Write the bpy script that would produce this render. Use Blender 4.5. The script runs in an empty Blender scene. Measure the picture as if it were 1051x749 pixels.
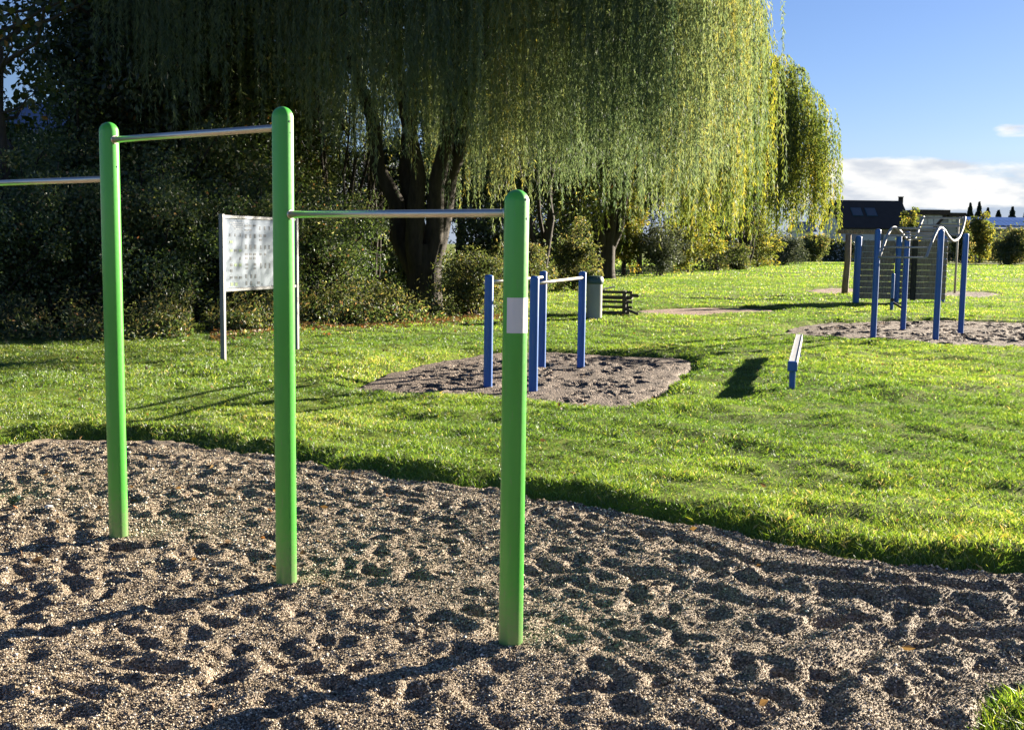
import bpy, math, random
import numpy as np
from mathutils import Vector, Matrix

SC = bpy.context.scene
COL = SC.collection
rng = np.random.default_rng(7)
random.seed(7)

# ------------------------------------------------------------------ camera
F = 1150.0
CAMH = 1.65
PITCH = math.atan(124.0 / F)
ROLL = 0.0137
fw = Vector((0, math.cos(PITCH), -math.sin(PITCH)))
r0 = Vector((1, 0, 0)); u0 = Vector((0, math.sin(PITCH), math.cos(PITCH)))
rt = math.cos(ROLL) * r0 + math.sin(ROLL) * u0
up = -math.sin(ROLL) * r0 + math.cos(ROLL) * u0
CAM = Vector((0, 0, CAMH))
cam = bpy.data.cameras.new("camera"); co = bpy.data.objects.new("camera", cam); COL.objects.link(co)
M = Matrix((rt, up, -fw)).transposed().to_4x4(); M.translation = CAM
co.matrix_world = M
cam.sensor_width = 36.0; cam.lens = 36.0 * F / 1051.0
cam.clip_start = 0.05; cam.clip_end = 5000
SC.camera = co

# ------------------------------------------------------------------ light
SUN_AZ, SUN_EL = math.radians(50), math.radians(14.5)
w = bpy.data.worlds.new("World"); SC.world = w; w.use_nodes = True
nt = w.node_tree; bg = nt.nodes['Background']
sky = nt.nodes.new('ShaderNodeTexSky'); sky.sky_type = 'NISHITA'; sky.sun_disc = False
sky.sun_elevation = SUN_EL; sky.sun_rotation = SUN_AZ
sky.air_density = 1.0; sky.dust_density = 0.15; sky.ozone_density = 4.0
bg.inputs[1].default_value = 0.052

def N(nt, t, **kw):
    n = nt.nodes.new(t)
    for k, v in kw.items():
        if k.startswith('i_'):
            n.inputs[int(k[2:])].default_value = v
        else:
            setattr(n, k, v)
    return n

def build_clouds():
    L = nt.links.new
    tc = N(nt, 'ShaderNodeTexCoord')
    sp = N(nt, 'ShaderNodeSeparateXYZ'); L(tc.outputs['Generated'], sp.inputs[0])
    # puffy structure: stretch the direction so the clouds lie in flat banks
    mp = N(nt, 'ShaderNodeMapping'); mp.inputs['Scale'].default_value = (1, 1, 3.4)
    L(tc.outputs['Generated'], mp.inputs[0])
    n1 = N(nt, 'ShaderNodeTexNoise'); n1.inputs['Scale'].default_value = 9; n1.inputs['Detail'].default_value = 9
    n1.inputs['Roughness'].default_value = 0.58
    L(mp.outputs[0], n1.inputs['Vector'])
    # bank between about 2 and 4.6 degrees
    def band(lo, lo2, hi, hi2):
        a = N(nt, 'ShaderNodeMapRange'); a.interpolation_type = 'SMOOTHSTEP'
        a.inputs[1].default_value = lo; a.inputs[2].default_value = lo2; L(sp.outputs[2], a.inputs[0])
        b = N(nt, 'ShaderNodeMapRange'); b.interpolation_type = 'SMOOTHSTEP'
        b.inputs[1].default_value = hi; b.inputs[2].default_value = hi2
        b.inputs[3].default_value = 1; b.inputs[4].default_value = 0; L(sp.outputs[2], b.inputs[0])
        m = N(nt, 'ShaderNodeMath', operation='MULTIPLY'); L(a.outputs[0], m.inputs[0]); L(b.outputs[0], m.inputs[1])
        return m.outputs[0]
    b1 = band(0.022, 0.040, 0.066, 0.084)
    s = N(nt, 'ShaderNodeMath', operation='MULTIPLY_ADD'); L(b1, s.inputs[0]); s.inputs[1].default_value = 0.42
    L(n1.outputs[0], s.inputs[2])
    m1 = N(nt, 'ShaderNodeMapRange'); m1.interpolation_type = 'SMOOTHSTEP'
    m1.inputs[1].default_value = 0.76; m1.inputs[2].default_value = 0.90; L(s.outputs[0], m1.inputs[0])
    # a few thin wisps higher up, only to the right
    b2 = band(0.084, 0.092, 0.098, 0.108)
    n2 = N(nt, 'ShaderNodeMapRange'); n2.interpolation_type = 'SMOOTHSTEP'
    n2.inputs[1].default_value = 0.365; n2.inputs[2].default_value = 0.395; L(sp.outputs[0], n2.inputs[0])
    q = N(nt, 'ShaderNodeMath', operation='MULTIPLY'); L(b2, q.inputs[0]); L(n2.outputs[0], q.inputs[1])
    q2 = N(nt, 'ShaderNodeMath', operation='MULTIPLY_ADD'); L(q.outputs[0], q2.inputs[0]); q2.inputs[1].default_value = 0.5
    L(n1.outputs[0], q2.inputs[2])
    m2 = N(nt, 'ShaderNodeMapRange'); m2.interpolation_type = 'SMOOTHSTEP'
    m2.inputs[1].default_value = 0.82; m2.inputs[2].default_value = 1.0; L(q2.outputs[0], m2.inputs[0])
    mx = N(nt, 'ShaderNodeMath', operation='MAXIMUM'); L(m1.outputs[0], mx.inputs[0]); L(m2.outputs[0], mx.inputs[1])
    # cloud tone: grey bellies, bright tops
    n3 = N(nt, 'ShaderNodeTexNoise'); n3.inputs['Scale'].default_value = 22; n3.inputs['Detail'].default_value = 6
    L(mp.outputs[0], n3.inputs['Vector'])
    cr = N(nt, 'ShaderNodeValToRGB'); L(n3.outputs[0], cr.inputs[0])
    cr.color_ramp.elements[0].position = 0.36; cr.color_ramp.elements[0].color = (2.5, 2.65, 2.9, 1)
    cr.color_ramp.elements[1].position = 0.55; cr.color_ramp.elements[1].color = (3.7, 3.7, 3.65, 1)
    # pale blue-grey air between the bank and the horizon
    hz = band(-0.2, -0.1, 0.03, 0.085)
    hm = N(nt, 'ShaderNodeMath', operation='MULTIPLY'); L(hz, hm.inputs[0]); hm.inputs[1].default_value = 0.85
    # clear-sky tint
    tint = N(nt, 'ShaderNodeMix', data_type='RGBA', blend_type='MULTIPLY'); tint.inputs[0].default_value = 1
    L(sky.outputs[0], tint.inputs[6]); tint.inputs[7].default_value = (0.43, 0.41, 0.50, 1)
    h2 = N(nt, 'ShaderNodeMix', data_type='RGBA'); L(hm.outputs[0], h2.inputs[0]); L(tint.outputs[2], h2.inputs[6])
    h2.inputs[7].default_value = (1.55, 1.9, 2.5, 1)
    fin = N(nt, 'ShaderNodeMix', data_type='RGBA'); L(mx.outputs[0], fin.inputs[0])
    L(h2.outputs[2], fin.inputs[6]); L(cr.outputs[0], fin.inputs[7])
    L(fin.outputs[2], bg.inputs[0])
build_clouds()

sl = bpy.data.lights.new("sun", 'SUN'); so = bpy.data.objects.new("sun", sl); COL.objects.link(so)
sl.energy = 5.0; sl.angle = math.radians(0.53); sl.color = (1.0, 0.87, 0.69)
SUN = Vector((math.sin(SUN_AZ) * math.cos(SUN_EL), math.cos(SUN_AZ) * math.cos(SUN_EL), math.sin(SUN_EL)))
so.rotation_euler = SUN.to_track_quat('Z', 'Y').to_euler()
SC.view_settings.view_transform = 'Standard'; SC.view_settings.look = 'None'
SC.view_settings.exposure = 2.45; SC.view_settings.gamma = 1.0
SC.view_settings.use_curve_mapping = False
SC.cycles.max_bounces = 6; SC.cycles.transmission_bounces = 4; SC.cycles.diffuse_bounces = 4
SC.cycles.caustics_reflective = False; SC.cycles.caustics_refractive = False

# ------------------------------------------------------------------ measuring helpers
def ray(px, py):
    return (px - 525.5) * rt + (374.5 - py) * up + F * fw
def G(px, py, z=0.0):
    """point of the ground (height z) seen at photo pixel px, py"""
    d = ray(px, py); t = (z - CAMH) / d.z
    return CAM + d * t
def at(px, py, Y):
    d = ray(px, py); return CAM + d * (Y / d.y)
LAWN = 0.05

# ------------------------------------------------------------------ object helpers
def tag(o, label=None, cat=None, group=None, kind=None):
    if label: o['label'] = label
    if cat: o['category'] = cat
    if group: o['group'] = group
    if kind: o['kind'] = kind
    return o
def empty(name, loc, rz=0.0):
    o = bpy.data.objects.new(name, None); COL.objects.link(o); o.location = loc
    o.rotation_euler = (0, 0, rz); o.empty_display_size = 0.2
    return o
def link(name, me, parent=None, loc=None):
    o = bpy.data.objects.new(name, me); COL.objects.link(o)
    if parent is not None: o.parent = parent
    if loc is not None: o.location = loc
    return o
def copy_tree(o, parent=None):
    c = o.copy(); COL.objects.link(c); c.parent = parent
    for ch in list(o.children): copy_tree(ch, c)
    return c

def np_mesh(name, V, Fc, mat, smooth=False, attrs=None):
    """V (n,3); Fc (m,k) all faces with k corners; attrs: face float attributes"""
    V = np.ascontiguousarray(V, dtype=np.float32); Fc = np.ascontiguousarray(Fc, dtype=np.int32)
    me = bpy.data.meshes.new(name)
    m, k = Fc.shape
    me.vertices.add(len(V)); me.vertices.foreach_set('co', V.ravel())
    me.loops.add(m * k); me.loops.foreach_set('vertex_index', Fc.ravel())
    me.polygons.add(m)
    me.polygons.foreach_set('loop_start', np.arange(0, m * k, k, dtype=np.int32))
    me.polygons.foreach_set('loop_total', np.full(m, k, dtype=np.int32))
    me.polygons.foreach_set('use_smooth', np.full(m, smooth))
    if attrs:
        for an, av in attrs.items():
            a = me.attributes.new(an, 'FLOAT', 'FACE'); a.data.foreach_set('value', np.ascontiguousarray(av, dtype=np.float32))
    me.update(); me.validate(verbose=False)
    if mat: me.materials.append(mat)
    return me

class MB:
    """collects shapes into one mesh"""
    def __init__(s): s.v = []; s.f = []
    def add(s, vs, fs):
        b = len(s.v); s.v += [tuple(v) for v in vs]; s.f += [tuple(b + i for i in f) for f in fs]
    def box(s, c, size, R=None, bev=0.0):
        hx, hy, hz = [q / 2 for q in size]; c = Vector(c)
        b = min(bev, hx * .9, hy * .9, hz * .9)
        if b <= 0:
            vs = [Vector((x, y, z)) for x in (-hx, hx) for y in (-hy, hy) for z in (-hz, hz)]
            fs = [(0, 1, 3, 2), (4, 6, 7, 5), (0, 4, 5, 1), (2, 3, 7, 6), (0, 2, 6, 4), (1, 5, 7, 3)]
        else:   # chamfered in plan and on both ends
            def ring(z, i):
                ax, ay = hx - i, hy - i
                return [Vector(p) for p in ((-ax + b, -ay, z), (ax - b, -ay, z), (ax, -ay + b, z), (ax, ay - b, z),
                        (ax - b, ay, z), (-ax + b, ay, z), (-ax, ay - b, z), (-ax, -ay + b, z))]
            vs = ring(-hz, b * .7) + ring(-hz + b, 0) + ring(hz - b, 0) + ring(hz, b * .7)
            fs = [tuple(range(7, -1, -1)), tuple(range(24, 32))]
            for k in range(3):
                for i in range(8):
                    j = (i + 1) % 8
                    fs.append((k * 8 + i, k * 8 + j, (k + 1) * 8 + j, (k + 1) * 8 + i))
        if R is not None: vs = [R @ v for v in vs]
        s.add([v + c for v in vs], fs)
    def beam(s, a, b, w, h, bev=0.0, upv=Vector((0, 0, 1))):
        a = Vector(a); b = Vector(b); d = b - a; z = d.normalized()
        x = upv.cross(z)
        if x.length < 1e-4: x = Vector((1, 0, 0))
        x.normalize(); y = z.cross(x)
        R = Matrix((x, y, z)).transposed()
        s.box((a + b) / 2, (w, h, d.length), R, bev)
    def loft(s, rings, cap=True):
        n = len(rings[0]); vs = [v for r in rings for v in r]; fs = []
        for k in range(len(rings) - 1):
            for i in range(n):
                j = (i + 1) % n
                fs.append((k * n + i, k * n + j, (k + 1) * n + j, (k + 1) * n + i))
        if cap:
            fs.append(tuple(range(n - 1, -1, -1))); fs.append(tuple((len(rings) - 1) * n + i for i in range(n)))
        s.add(vs, fs)
    def tube(s, pts, r, n=12, cap=True):
        pts = [Vector(p) for p in pts]; rs = r if isinstance(r, (list, tuple)) else [r] * len(pts)
        rings = []; x = None
        for i, p in enumerate(pts):
            t = (pts[min(i + 1, len(pts) - 1)] - pts[max(i - 1, 0)]).normalized()
            if x is None:
                x = t.orthogonal().normalized()
            x = (x - t * x.dot(t)).normalized(); y = t.cross(x)
            rings.append([p + (x * math.cos(2 * math.pi * k / n) + y * math.sin(2 * math.pi * k / n)) * rs[i] for k in range(n)])
        s.loft(rings, cap)
    def build(s, name, mat, parent=None, loc=None, smooth=False):
        me = bpy.data.meshes.new(name); me.from_pydata(s.v, [], s.f); me.materials.append(mat)
        if smooth:
            for p in me.polygons: p.use_smooth = len(p.vertices) <= 4
        me.update()
        return link(name, me, parent, loc)

# ------------------------------------------------------------------ materials
def mat_new(name):
    m = bpy.data.materials.new(name); m.use_nodes = True
    return m, m.node_tree, m.node_tree.nodes['Principled BSDF'], m.node_tree.nodes['Material Output']

def painted(name, col, rough=0.35, metal=0.0, var=0.12, dirt=0.25, coat=0.0, bump=0.15, dcol=None, scale=1.0, foot=0):
    """base colour with large-scale fading, grime specks and a faint orange peel"""
    m, t, p, o = mat_new(name); L = t.links.new
    tc = N(t, 'ShaderNodeTexCoord')
    n1 = N(t, 'ShaderNodeTexNoise'); n1.inputs['Scale'].default_value = 3.5 * scale; n1.inputs['Detail'].default_value = 6
    mp = N(t, 'ShaderNodeMapping'); mp.inputs['Scale'].default_value = (1, 1, .35)
    L(tc.outputs['Object'], mp.inputs[0]); L(mp.outputs[0], n1.inputs['Vector'])
    n2 = N(t, 'ShaderNodeTexNoise'); n2.inputs['Scale'].default_value = 45 * scale; n2.inputs['Detail'].default_value = 8
    n2.inputs['Roughness'].default_value = 0.7
    L(tc.outputs['Object'], n2.inputs['Vector'])
    r1 = N(t, 'ShaderNodeMapRange'); r1.inputs[1].default_value = 0.3; r1.inputs[2].default_value = 0.7
    r1.inputs[3].default_value = 1 - var; r1.inputs[4].default_value = 1 + var; L(n1.outputs[0], r1.inputs[0])
    hv = N(t, 'ShaderNodeHueSaturation'); hv.inputs['Color'].default_value = (*col, 1); L(r1.outputs[0], hv.inputs['Value'])
    r2 = N(t, 'ShaderNodeMapRange'); r2.inputs[1].default_value = 0.56; r2.inputs[2].default_value = 0.72
    r2.inputs[3].default_value = 0; r2.inputs[4].default_value = dirt; L(n2.outputs[0], r2.inputs[0])
    mx = N(t, 'ShaderNodeMix', data_type='RGBA'); L(r2.outputs[0], mx.inputs[0]); L(hv.outputs[0], mx.inputs[6])
    mx.inputs[7].default_value = (*(dcol or (col[0] * .45 + .03, col[1] * .45 + .025, col[2] * .45 + .015)), 1)
    if foot:
        sp = N(t, 'ShaderNodeSeparateXYZ'); L(tc.outputs['Object'], sp.inputs[0])
        ad = N(t, 'ShaderNodeMath', operation='MULTIPLY_ADD'); L(n2.outputs[0], ad.inputs[0]); ad.inputs[1].default_value = -.45; L(sp.outputs[2], ad.inputs[2])
        fr = N(t, 'ShaderNodeMapRange'); fr.inputs[1].default_value = -.20; fr.inputs[2].default_value = .06; fr.inputs[3].default_value = foot; fr.inputs[4].default_value = 0
        L(ad.outputs[0], fr.inputs[0]); m2 = N(t, 'ShaderNodeMix', data_type='RGBA'); L(fr.outputs[0], m2.inputs[0]); L(mx.outputs[2], m2.inputs[6]); m2.inputs[7].default_value = (.20, .17, .12, 1)
        n3 = N(t, 'ShaderNodeTexNoise'); n3.inputs['Scale'].default_value = 9; n3.inputs['Detail'].default_value = 10; mp3 = N(t, 'ShaderNodeMapping'); mp3.inputs['Scale'].default_value = (9, 9, 1)
        L(tc.outputs['Object'], mp3.inputs[0]); L(mp3.outputs[0], n3.inputs['Vector'])
        sr = N(t, 'ShaderNodeMapRange'); sr.inputs[1].default_value = .62; sr.inputs[2].default_value = .68; sr.inputs[3].default_value = 0; sr.inputs[4].default_value = .28; L(n3.outputs[0], sr.inputs[0])
        mx = N(t, 'ShaderNodeMix', data_type='RGBA'); L(sr.outputs[0], mx.inputs[0]); L(m2.outputs[2], mx.inputs[6]); mx.inputs[7].default_value = (.16, .22, .12, 1)
    L(mx.outputs[2], p.inputs['Base Color'])
    rr = N(t, 'ShaderNodeMapRange'); rr.inputs[3].default_value = max(rough - .08, .03); rr.inputs[4].default_value = rough + .15
    L(n2.outputs[0], rr.inputs[0]); L(rr.outputs[0], p.inputs['Roughness'])
    p.inputs['Metallic'].default_value = metal
    p.inputs['Coat Weight'].default_value = coat; p.inputs['Coat Roughness'].default_value = 0.12
    if bump:
        b = N(t, 'ShaderNodeBump'); b.inputs['Strength'].default_value = bump; b.inputs['Distance'].default_value = .002
        L(n2.outputs[0], b.inputs['Height']); L(b.outputs[0], p.inputs['Normal'])
    return m

def leaf_mat(name, stops, transl=0.45, tcol=1.5, rough=0.5, gloss=0.03):
    m, t, p, o = mat_new(name); t.nodes.remove(p); L = t.links.new
    a = N(t, 'ShaderNodeAttribute'); a.attribute_name = 'rnd'
    cr = N(t, 'ShaderNodeValToRGB'); L(a.outputs['Fac'], cr.inputs[0])
    el = cr.color_ramp.elements
    while len(el) < len(stops): el.new(0.5)
    for e, (pos, c) in zip(el, stops): e.position = pos; e.color = (*c, 1)
    d = N(t, 'ShaderNodeBsdfDiffuse'); L(cr.outputs[0], d.inputs[0])
    tr = N(t, 'ShaderNodeBsdfTranslucent')
    h = N(t, 'ShaderNodeMix', data_type='RGBA', blend_type='MULTIPLY'); h.inputs[0].default_value = 1
    L(cr.outputs[0], h.inputs[6]); h.inputs[7].default_value = (1.02 * tcol, 1.0 * tcol, .68 * tcol, 1)
    L(h.outputs[2], tr.inputs[0])
    mx = N(t, 'ShaderNodeMixShader'); mx.inputs[0].default_value = transl; L(d.outputs[0], mx.inputs[1]); L(tr.outputs[0], mx.inputs[2])
    g = N(t, 'ShaderNodeBsdfGlossy'); g.inputs['Roughness'].default_value = rough; g.inputs[0].default_value = (.9, .95, 1, 1)
    m2 = N(t, 'ShaderNodeMixShader'); m2.inputs[0].default_value = gloss; L(mx.outputs[0], m2.inputs[1]); L(g.outputs[0], m2.inputs[2])
    L(m2.outputs[0], o.inputs[0])
    return m

def bark_mat(name, c1, c2, scale=6):
    m, t, p, o = mat_new(name); L = t.links.new
    tc = N(t, 'ShaderNodeTexCoord'); mp = N(t, 'ShaderNodeMapping'); mp.inputs['Scale'].default_value = (scale, scale, scale * .22)
    L(tc.outputs['Object'], mp.inputs[0])
    n = N(t, 'ShaderNodeTexNoise'); n.inputs['Scale'].default_value = 2.5; n.inputs['Detail'].default_value = 8; n.inputs['Roughness'].default_value = .7
    L(mp.outputs[0], n.inputs['Vector'])
    cr = N(t, 'ShaderNodeValToRGB'); L(n.outputs[0], cr.inputs[0])
    cr.color_ramp.elements[0].position = .35; cr.color_ramp.elements[0].color = (*c1, 1)
    cr.color_ramp.elements[1].position = .68; cr.color_ramp.elements[1].color = (*c2, 1)
    L(cr.outputs[0], p.inputs['Base Color']); p.inputs['Roughness'].default_value = .9
    b = N(t, 'ShaderNodeBump'); b.inputs['Strength'].default_value = .8; b.inputs['Distance'].default_value = .04
    L(n.outputs[0], b.inputs['Height']); L(b.outputs[0], p.inputs['Normal'])
    return m

M_green = painted('green powder coat', (0.062, 0.38, 0.040), .34, foot=.55, coat=.3, var=.10, dirt=.12, bump=.05)
M_blue = painted('blue powder coat', (0.010, 0.105, 0.40), .4, coat=.2, var=.12, dirt=.18, bump=.05)
M_steel = painted('brushed stainless steel', (0.62, 0.58, 0.50), .33, metal=1.0, var=.05, dirt=.03, bump=.02, dcol=(.35, .32, .28))
M_satin = painted('satin grey steel', (0.30, 0.31, 0.32), .6, metal=.1, var=.05, dirt=.05, bump=0)
M_galv = painted('galvanised grey metal', (0.17, 0.18, 0.19), .45, metal=.35, var=.15, dirt=.2)
M_sticker = painted('white sticker', (0.66, 0.68, 0.70), .45, var=.04, dirt=.06)
M_bolt = painted('dark bolt', (0.10, 0.11, 0.10), .35, metal=.8)
M_panel = painted('white printed panel', (0.37, 0.43, 0.52), .12, coat=.6, var=.05, dirt=.04, bump=0)
M_print = painted('dark print', (0.10, 0.12, 0.15), .3, coat=.5, bump=0)
M_printg = painted('green print', (0.30, 0.42, 0.22), .3, coat=.5, bump=0)
M_printl = painted('pale print', (0.42, 0.46, 0.52), .3, coat=.5, bump=0)
M_conc = painted('washed concrete', (0.30, 0.31, 0.29), .85, var=.15, dirt=.5, bump=.8, dcol=(.14, .14, .13))
M_lid = painted('dark teal plastic', (0.025, 0.075, 0.095), .4, dirt=.3)
M_slat = painted('dark brown recycled plastic', (0.035, 0.030, 0.026), .55, dirt=.35, bump=.4)
M_plank = painted('pale weathered board', (0.50, 0.46, 0.40), .7, dirt=.3)
M_boards = bark_mat('weathered grey boards', (0.15, 0.125, 0.10), (0.34, 0.29, 0.24), 9)
M_gap = painted('pale gap strip', (0.50, 0.50, 0.45), .7, dirt=.2)  # pale colour stands in for the light gaps between wall planks
M_dgap = bark_mat('dark gap strip', (0.018, 0.018, 0.016), (0.05, 0.05, 0.045), 9)  # dark colour stands in for the gap in the climbing wall
M_bwood = bark_mat('round brown timber', (0.13, 0.095, 0.070), (0.34, 0.26, 0.20), 8)
M_beam = painted('grey beam top', (0.36, 0.37, 0.38), .5, dirt=.2)
M_bark = bark_mat('willow bark', (0.014, 0.011, 0.009), (0.055, 0.045, 0.034), 3)
M_bark2 = bark_mat('dark bark', (0.014, 0.012, 0.010), (0.055, 0.047, 0.038), 4)
M_roof = painted('dark roof tiles', (0.038, 0.031, 0.028), .95, dirt=.3, bump=.6, scale=.4)
M_roofb = painted('slate blue roof', (0.10, 0.13, 0.22), .5, dirt=.2, scale=.3)
M_render = painted('white render', (0.62, 0.62, 0.60), .9, dirt=.12, scale=.3)
M_gwall = painted('grey wall', (0.28, 0.29, 0.30), .85, dirt=.15, scale=.3)
M_glass = painted('window glass', (0.10, 0.14, 0.18), .06, coat=1.0, dirt=.05, bump=0)
M_skyl = painted('dull roof window', (0.075, 0.085, 0.10), .45, dirt=.1, bump=0)
M_pale = painted('pale glazing', (0.34, 0.40, 0.42), .12, coat=1.0, dirt=.05, bump=0)
M_solar = painted('solar panels', (0.05, 0.09, 0.26), .12, coat=1.0, dirt=.05, bump=0)
M_corr = painted('white corrugated sheet', (0.60, 0.62, 0.64), .5, dirt=.15, scale=.3)
M_stone = painted('white stone', (0.75, 0.74, 0.70), .7, dirt=.1)

WIL = [(0, (.045, .075, .045)), (.45, (.092, .126, .070)), (.8, (.140, .165, .075)), (1, (.20, .18, .045))]
WIL2 = [(0, (.030, .052, .014)), (.4, (.070, .098, .022)), (.75, (.130, .145, .026)), (1, (.24, .20, .034))]
L_w1 = leaf_mat('willow leaves', WIL, .45, 2.4)
L_w2 = leaf_mat('willow leaves turning yellow', WIL2, .52, 2.3)
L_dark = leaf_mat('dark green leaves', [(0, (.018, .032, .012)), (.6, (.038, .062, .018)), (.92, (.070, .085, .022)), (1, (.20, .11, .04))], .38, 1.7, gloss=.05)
L_maple = leaf_mat('broad yellowing leaves', [(0, (.018, .035, .010)), (.6, (.040, .065, .014)), (.9, (.10, .09, .018)), (1, (.22, .11, .03))], .42, 1.4)
L_hedge = leaf_mat('hedge leaves', [(0, (.030, .060, .018)), (.6, (.070, .105, .032)), (.88, (.13, .140, .050)), (.94, (.24, .11, .055)), (1, (.36, .36, .20))], .45, 2.2, gloss=.05)
L_bush = leaf_mat('bush leaves', [(0, (.035, .055, .018)), (.5, (.080, .100, .035)), (.85, (.16, .150, .060)), (1, (.30, .22, .09))], .45, 1.7)
L_yel = leaf_mat('yellow green leaves', [(0, (.050, .080, .018)), (.5, (.120, .135, .030)), (.85, (.24, .200, .040)), (1, (.36, .24, .05))], .5, 1.7)
L_grey = leaf_mat('grey green leaves', [(0, (.035, .050, .035)), (1, (.12, .14, .10))], .3, 1.2)
L_con = leaf_mat('conifer needles', [(0, (.012, .025, .016)), (1, (.035, .055, .035))], .1, 1.0)
L_grass = leaf_mat('grass blades', [(0, (.035, .080, .012)), (.35, (.085, .155, .016)), (.72, (.165, .235, .025)), (.93, (.28, .29, .055)), (1, (.40, .34, .18))], .52, 2.0, gloss=.07)
L_fall = leaf_mat('fallen leaves', [(0, (.10, .062, .034)), (.5, (.19, .11, .050)), (.85, (.28, .18, .07)), (1, (.30, .12, .04))], .25, 1.0)

# ------------------------------------------------------------------ the ground
def vnoise(x, y, seed=0, octs=3):
    """cheap smooth value noise"""
    out = np.zeros_like(x, dtype=float); amp = 1.0; tot = 0
    for o in range(octs):
        r = np.random.default_rng(seed * 17 + o); T = r.random((256, 256))
        xs = x * 2 ** o + o * 13.7 + 1000; ys = y * 2 ** o + o * 7.3 + 1000
        xi = np.floor(xs).astype(int); yi = np.floor(ys).astype(int); fx = xs - xi; fy = ys - yi
        fx = fx * fx * (3 - 2 * fx); fy = fy * fy * (3 - 2 * fy)
        g = lambda i, j: T[i % 256, j % 256]
        v = (g(xi, yi) * (1 - fx) + g(xi + 1, yi) * fx) * (1 - fy) + (g(xi, yi + 1) * (1 - fx) + g(xi + 1, yi + 1) * fx) * fy
        out += v * amp; tot += amp; amp *= .5
    return out / tot

def sdf(x, y, poly):
    """signed distance to a polygon, negative inside"""
    P = np.array(poly); d = np.full(x.shape, 1e9); ins = np.zeros(x.shape, bool)
    n = len(P)
    for i in range(n):
        a = P[i]; b = P[(i + 1) % n]; e = b - a
        wx = x - a[0]; wy = y - a[1]
        t = np.clip((wx * e[0] + wy * e[1]) / (e @ e), 0, 1)
        d = np.minimum(d, (wx - e[0] * t) ** 2 + (wy - e[1] * t) ** 2)
        c = (a[1] > y) != (b[1] > y)
        if e[1] != 0:
            ins ^= c & (x < e[0] * (y - a[1]) / e[1] + a[0])
    d = np.sqrt(d)
    return np.where(ins, -d, d)

def smooth_poly(pts, it=2):
    P = np.array(pts, float)
    for _ in range(it):
        Q = np.roll(P, -1, 0); P = np.stack([.75 * P + .25 * Q, .25 * P + .75 * Q], 1).reshape(-1, 2)
    return P
def gp(lst): return [tuple(G(a, b)[:2]) for a, b in lst]

# edge of the big gravel area, traced where it meets the lawn
edge = gp([(-60, 462), (0, 455), (60, 449), (140, 449), (200, 457), (280, 466), (350, 479), (420, 490), (500, 501), (545, 508), (600, 517),
           (680, 531), (740, 543), (800, 556), (860, 568), (930, 578), (1000, 584), (1070, 592)])
near_poly = smooth_poly([(-14, 2), (-14, 8.6), (-9, 8.9), (-6, 8.9)] + edge + [(3.6, 4.9), (5.0, 4.3), (9, 3.0), (9, -4), (-14, -4)], 2)
corner_poly = smooth_poly([tuple(G(1000, 760)[:2]), tuple(G(1006, 735)[:2]), tuple(G(1020, 715)[:2]), tuple(G(1060, 696)[:2]),
                           (2.6, 4.25), (3.3, 4.2), (3.6, 3.6), (3.2, 2.7), (2.2, 2.6)], 2)
bars_poly = smooth_poly(gp([(366, 398), (392, 386), (440, 373), (500, 363), (560, 361), (640, 366), (706, 368), (704, 378), (690, 388), (668, 404), (645, 420), (600, 418), (540, 412), (480, 409), (420, 407), (380, 404)]), 1)
climb_poly = smooth_poly(gp([(796, 344), (812, 337), (850, 332), (900, 330), (960, 329), (1030, 331), (1110, 333), (1150, 345), (1120, 362), (1051, 360), (980, 356), (920, 351), (860, 348)]), 1)
path_poly = smooth_poly(gp([(650, 320), (690, 317), (740, 316.5), (800, 318.5), (790, 321), (740, 324), (690, 324.5), (662, 323)]), 1)
wood_poly = smooth_poly(gp([(828, 299), (840, 296.5), (880, 296), (885, 300), (860, 302), (836, 302)]), 1)
pole_poly = smooth_poly(gp([(962, 302), (975, 299.5), (1015, 300.5), (1030, 303), (1010, 306), (972, 306)]), 1)

def near_d(x, y):
    d = sdf(x, y, near_poly) + (vnoise(x * 2.2, y * 2.2, 3, 3) - .5) * .26 + (vnoise(x * 9, y * 9, 13, 2) - .5) * .10
    dc = sdf(x, y, corner_poly) + (vnoise(x * 5, y * 5, 4, 3) - .5) * .12
    return np.maximum(d, .07 - dc)
PATCH = [('bars', bars_poly, .35), ('climb', climb_poly, .5), ('path', path_poly, .5), ('wood', wood_poly, .6), ('pole', pole_poly, .6)]
def patch_d(x, y, poly, wob):
    return sdf(x, y, poly) + (vnoise(x * 1.3, y * 1.3, 5, 3) - .5) * wob
def all_d(x, y):
    d = near_d(x, y)
    for n_, p_, w_ in PATCH: d = np.minimum(d, patch_d(x, y, p_, w_))
    return d
def sstep(a, b, x):
    t = np.clip((x - a) / (b - a), 0, 1); return t * t * (3 - 2 * t)
def lawn_z(x, y, d=None):
    if d is None: d = all_d(x, y)
    far = sstep(70, 30, y)
    z = LAWN + ((vnoise(x * 1.6, y * 1.6, 8, 3) - .5) * .10 + (vnoise(x * 5, y * 5, 18, 2) - .5) * .045) * far + (vnoise(x * .35, y * .35, 9, 2) - .5) * .10 * sstep(4, 10, d)
    # raised grassy lip along the gravel edge
    z += .006 * np.exp(-((d - .25) / .25) ** 2)
    return z * sstep(-.10, .36, d) + (-.09) * (1 - sstep(-.10, .36, d))

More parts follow.
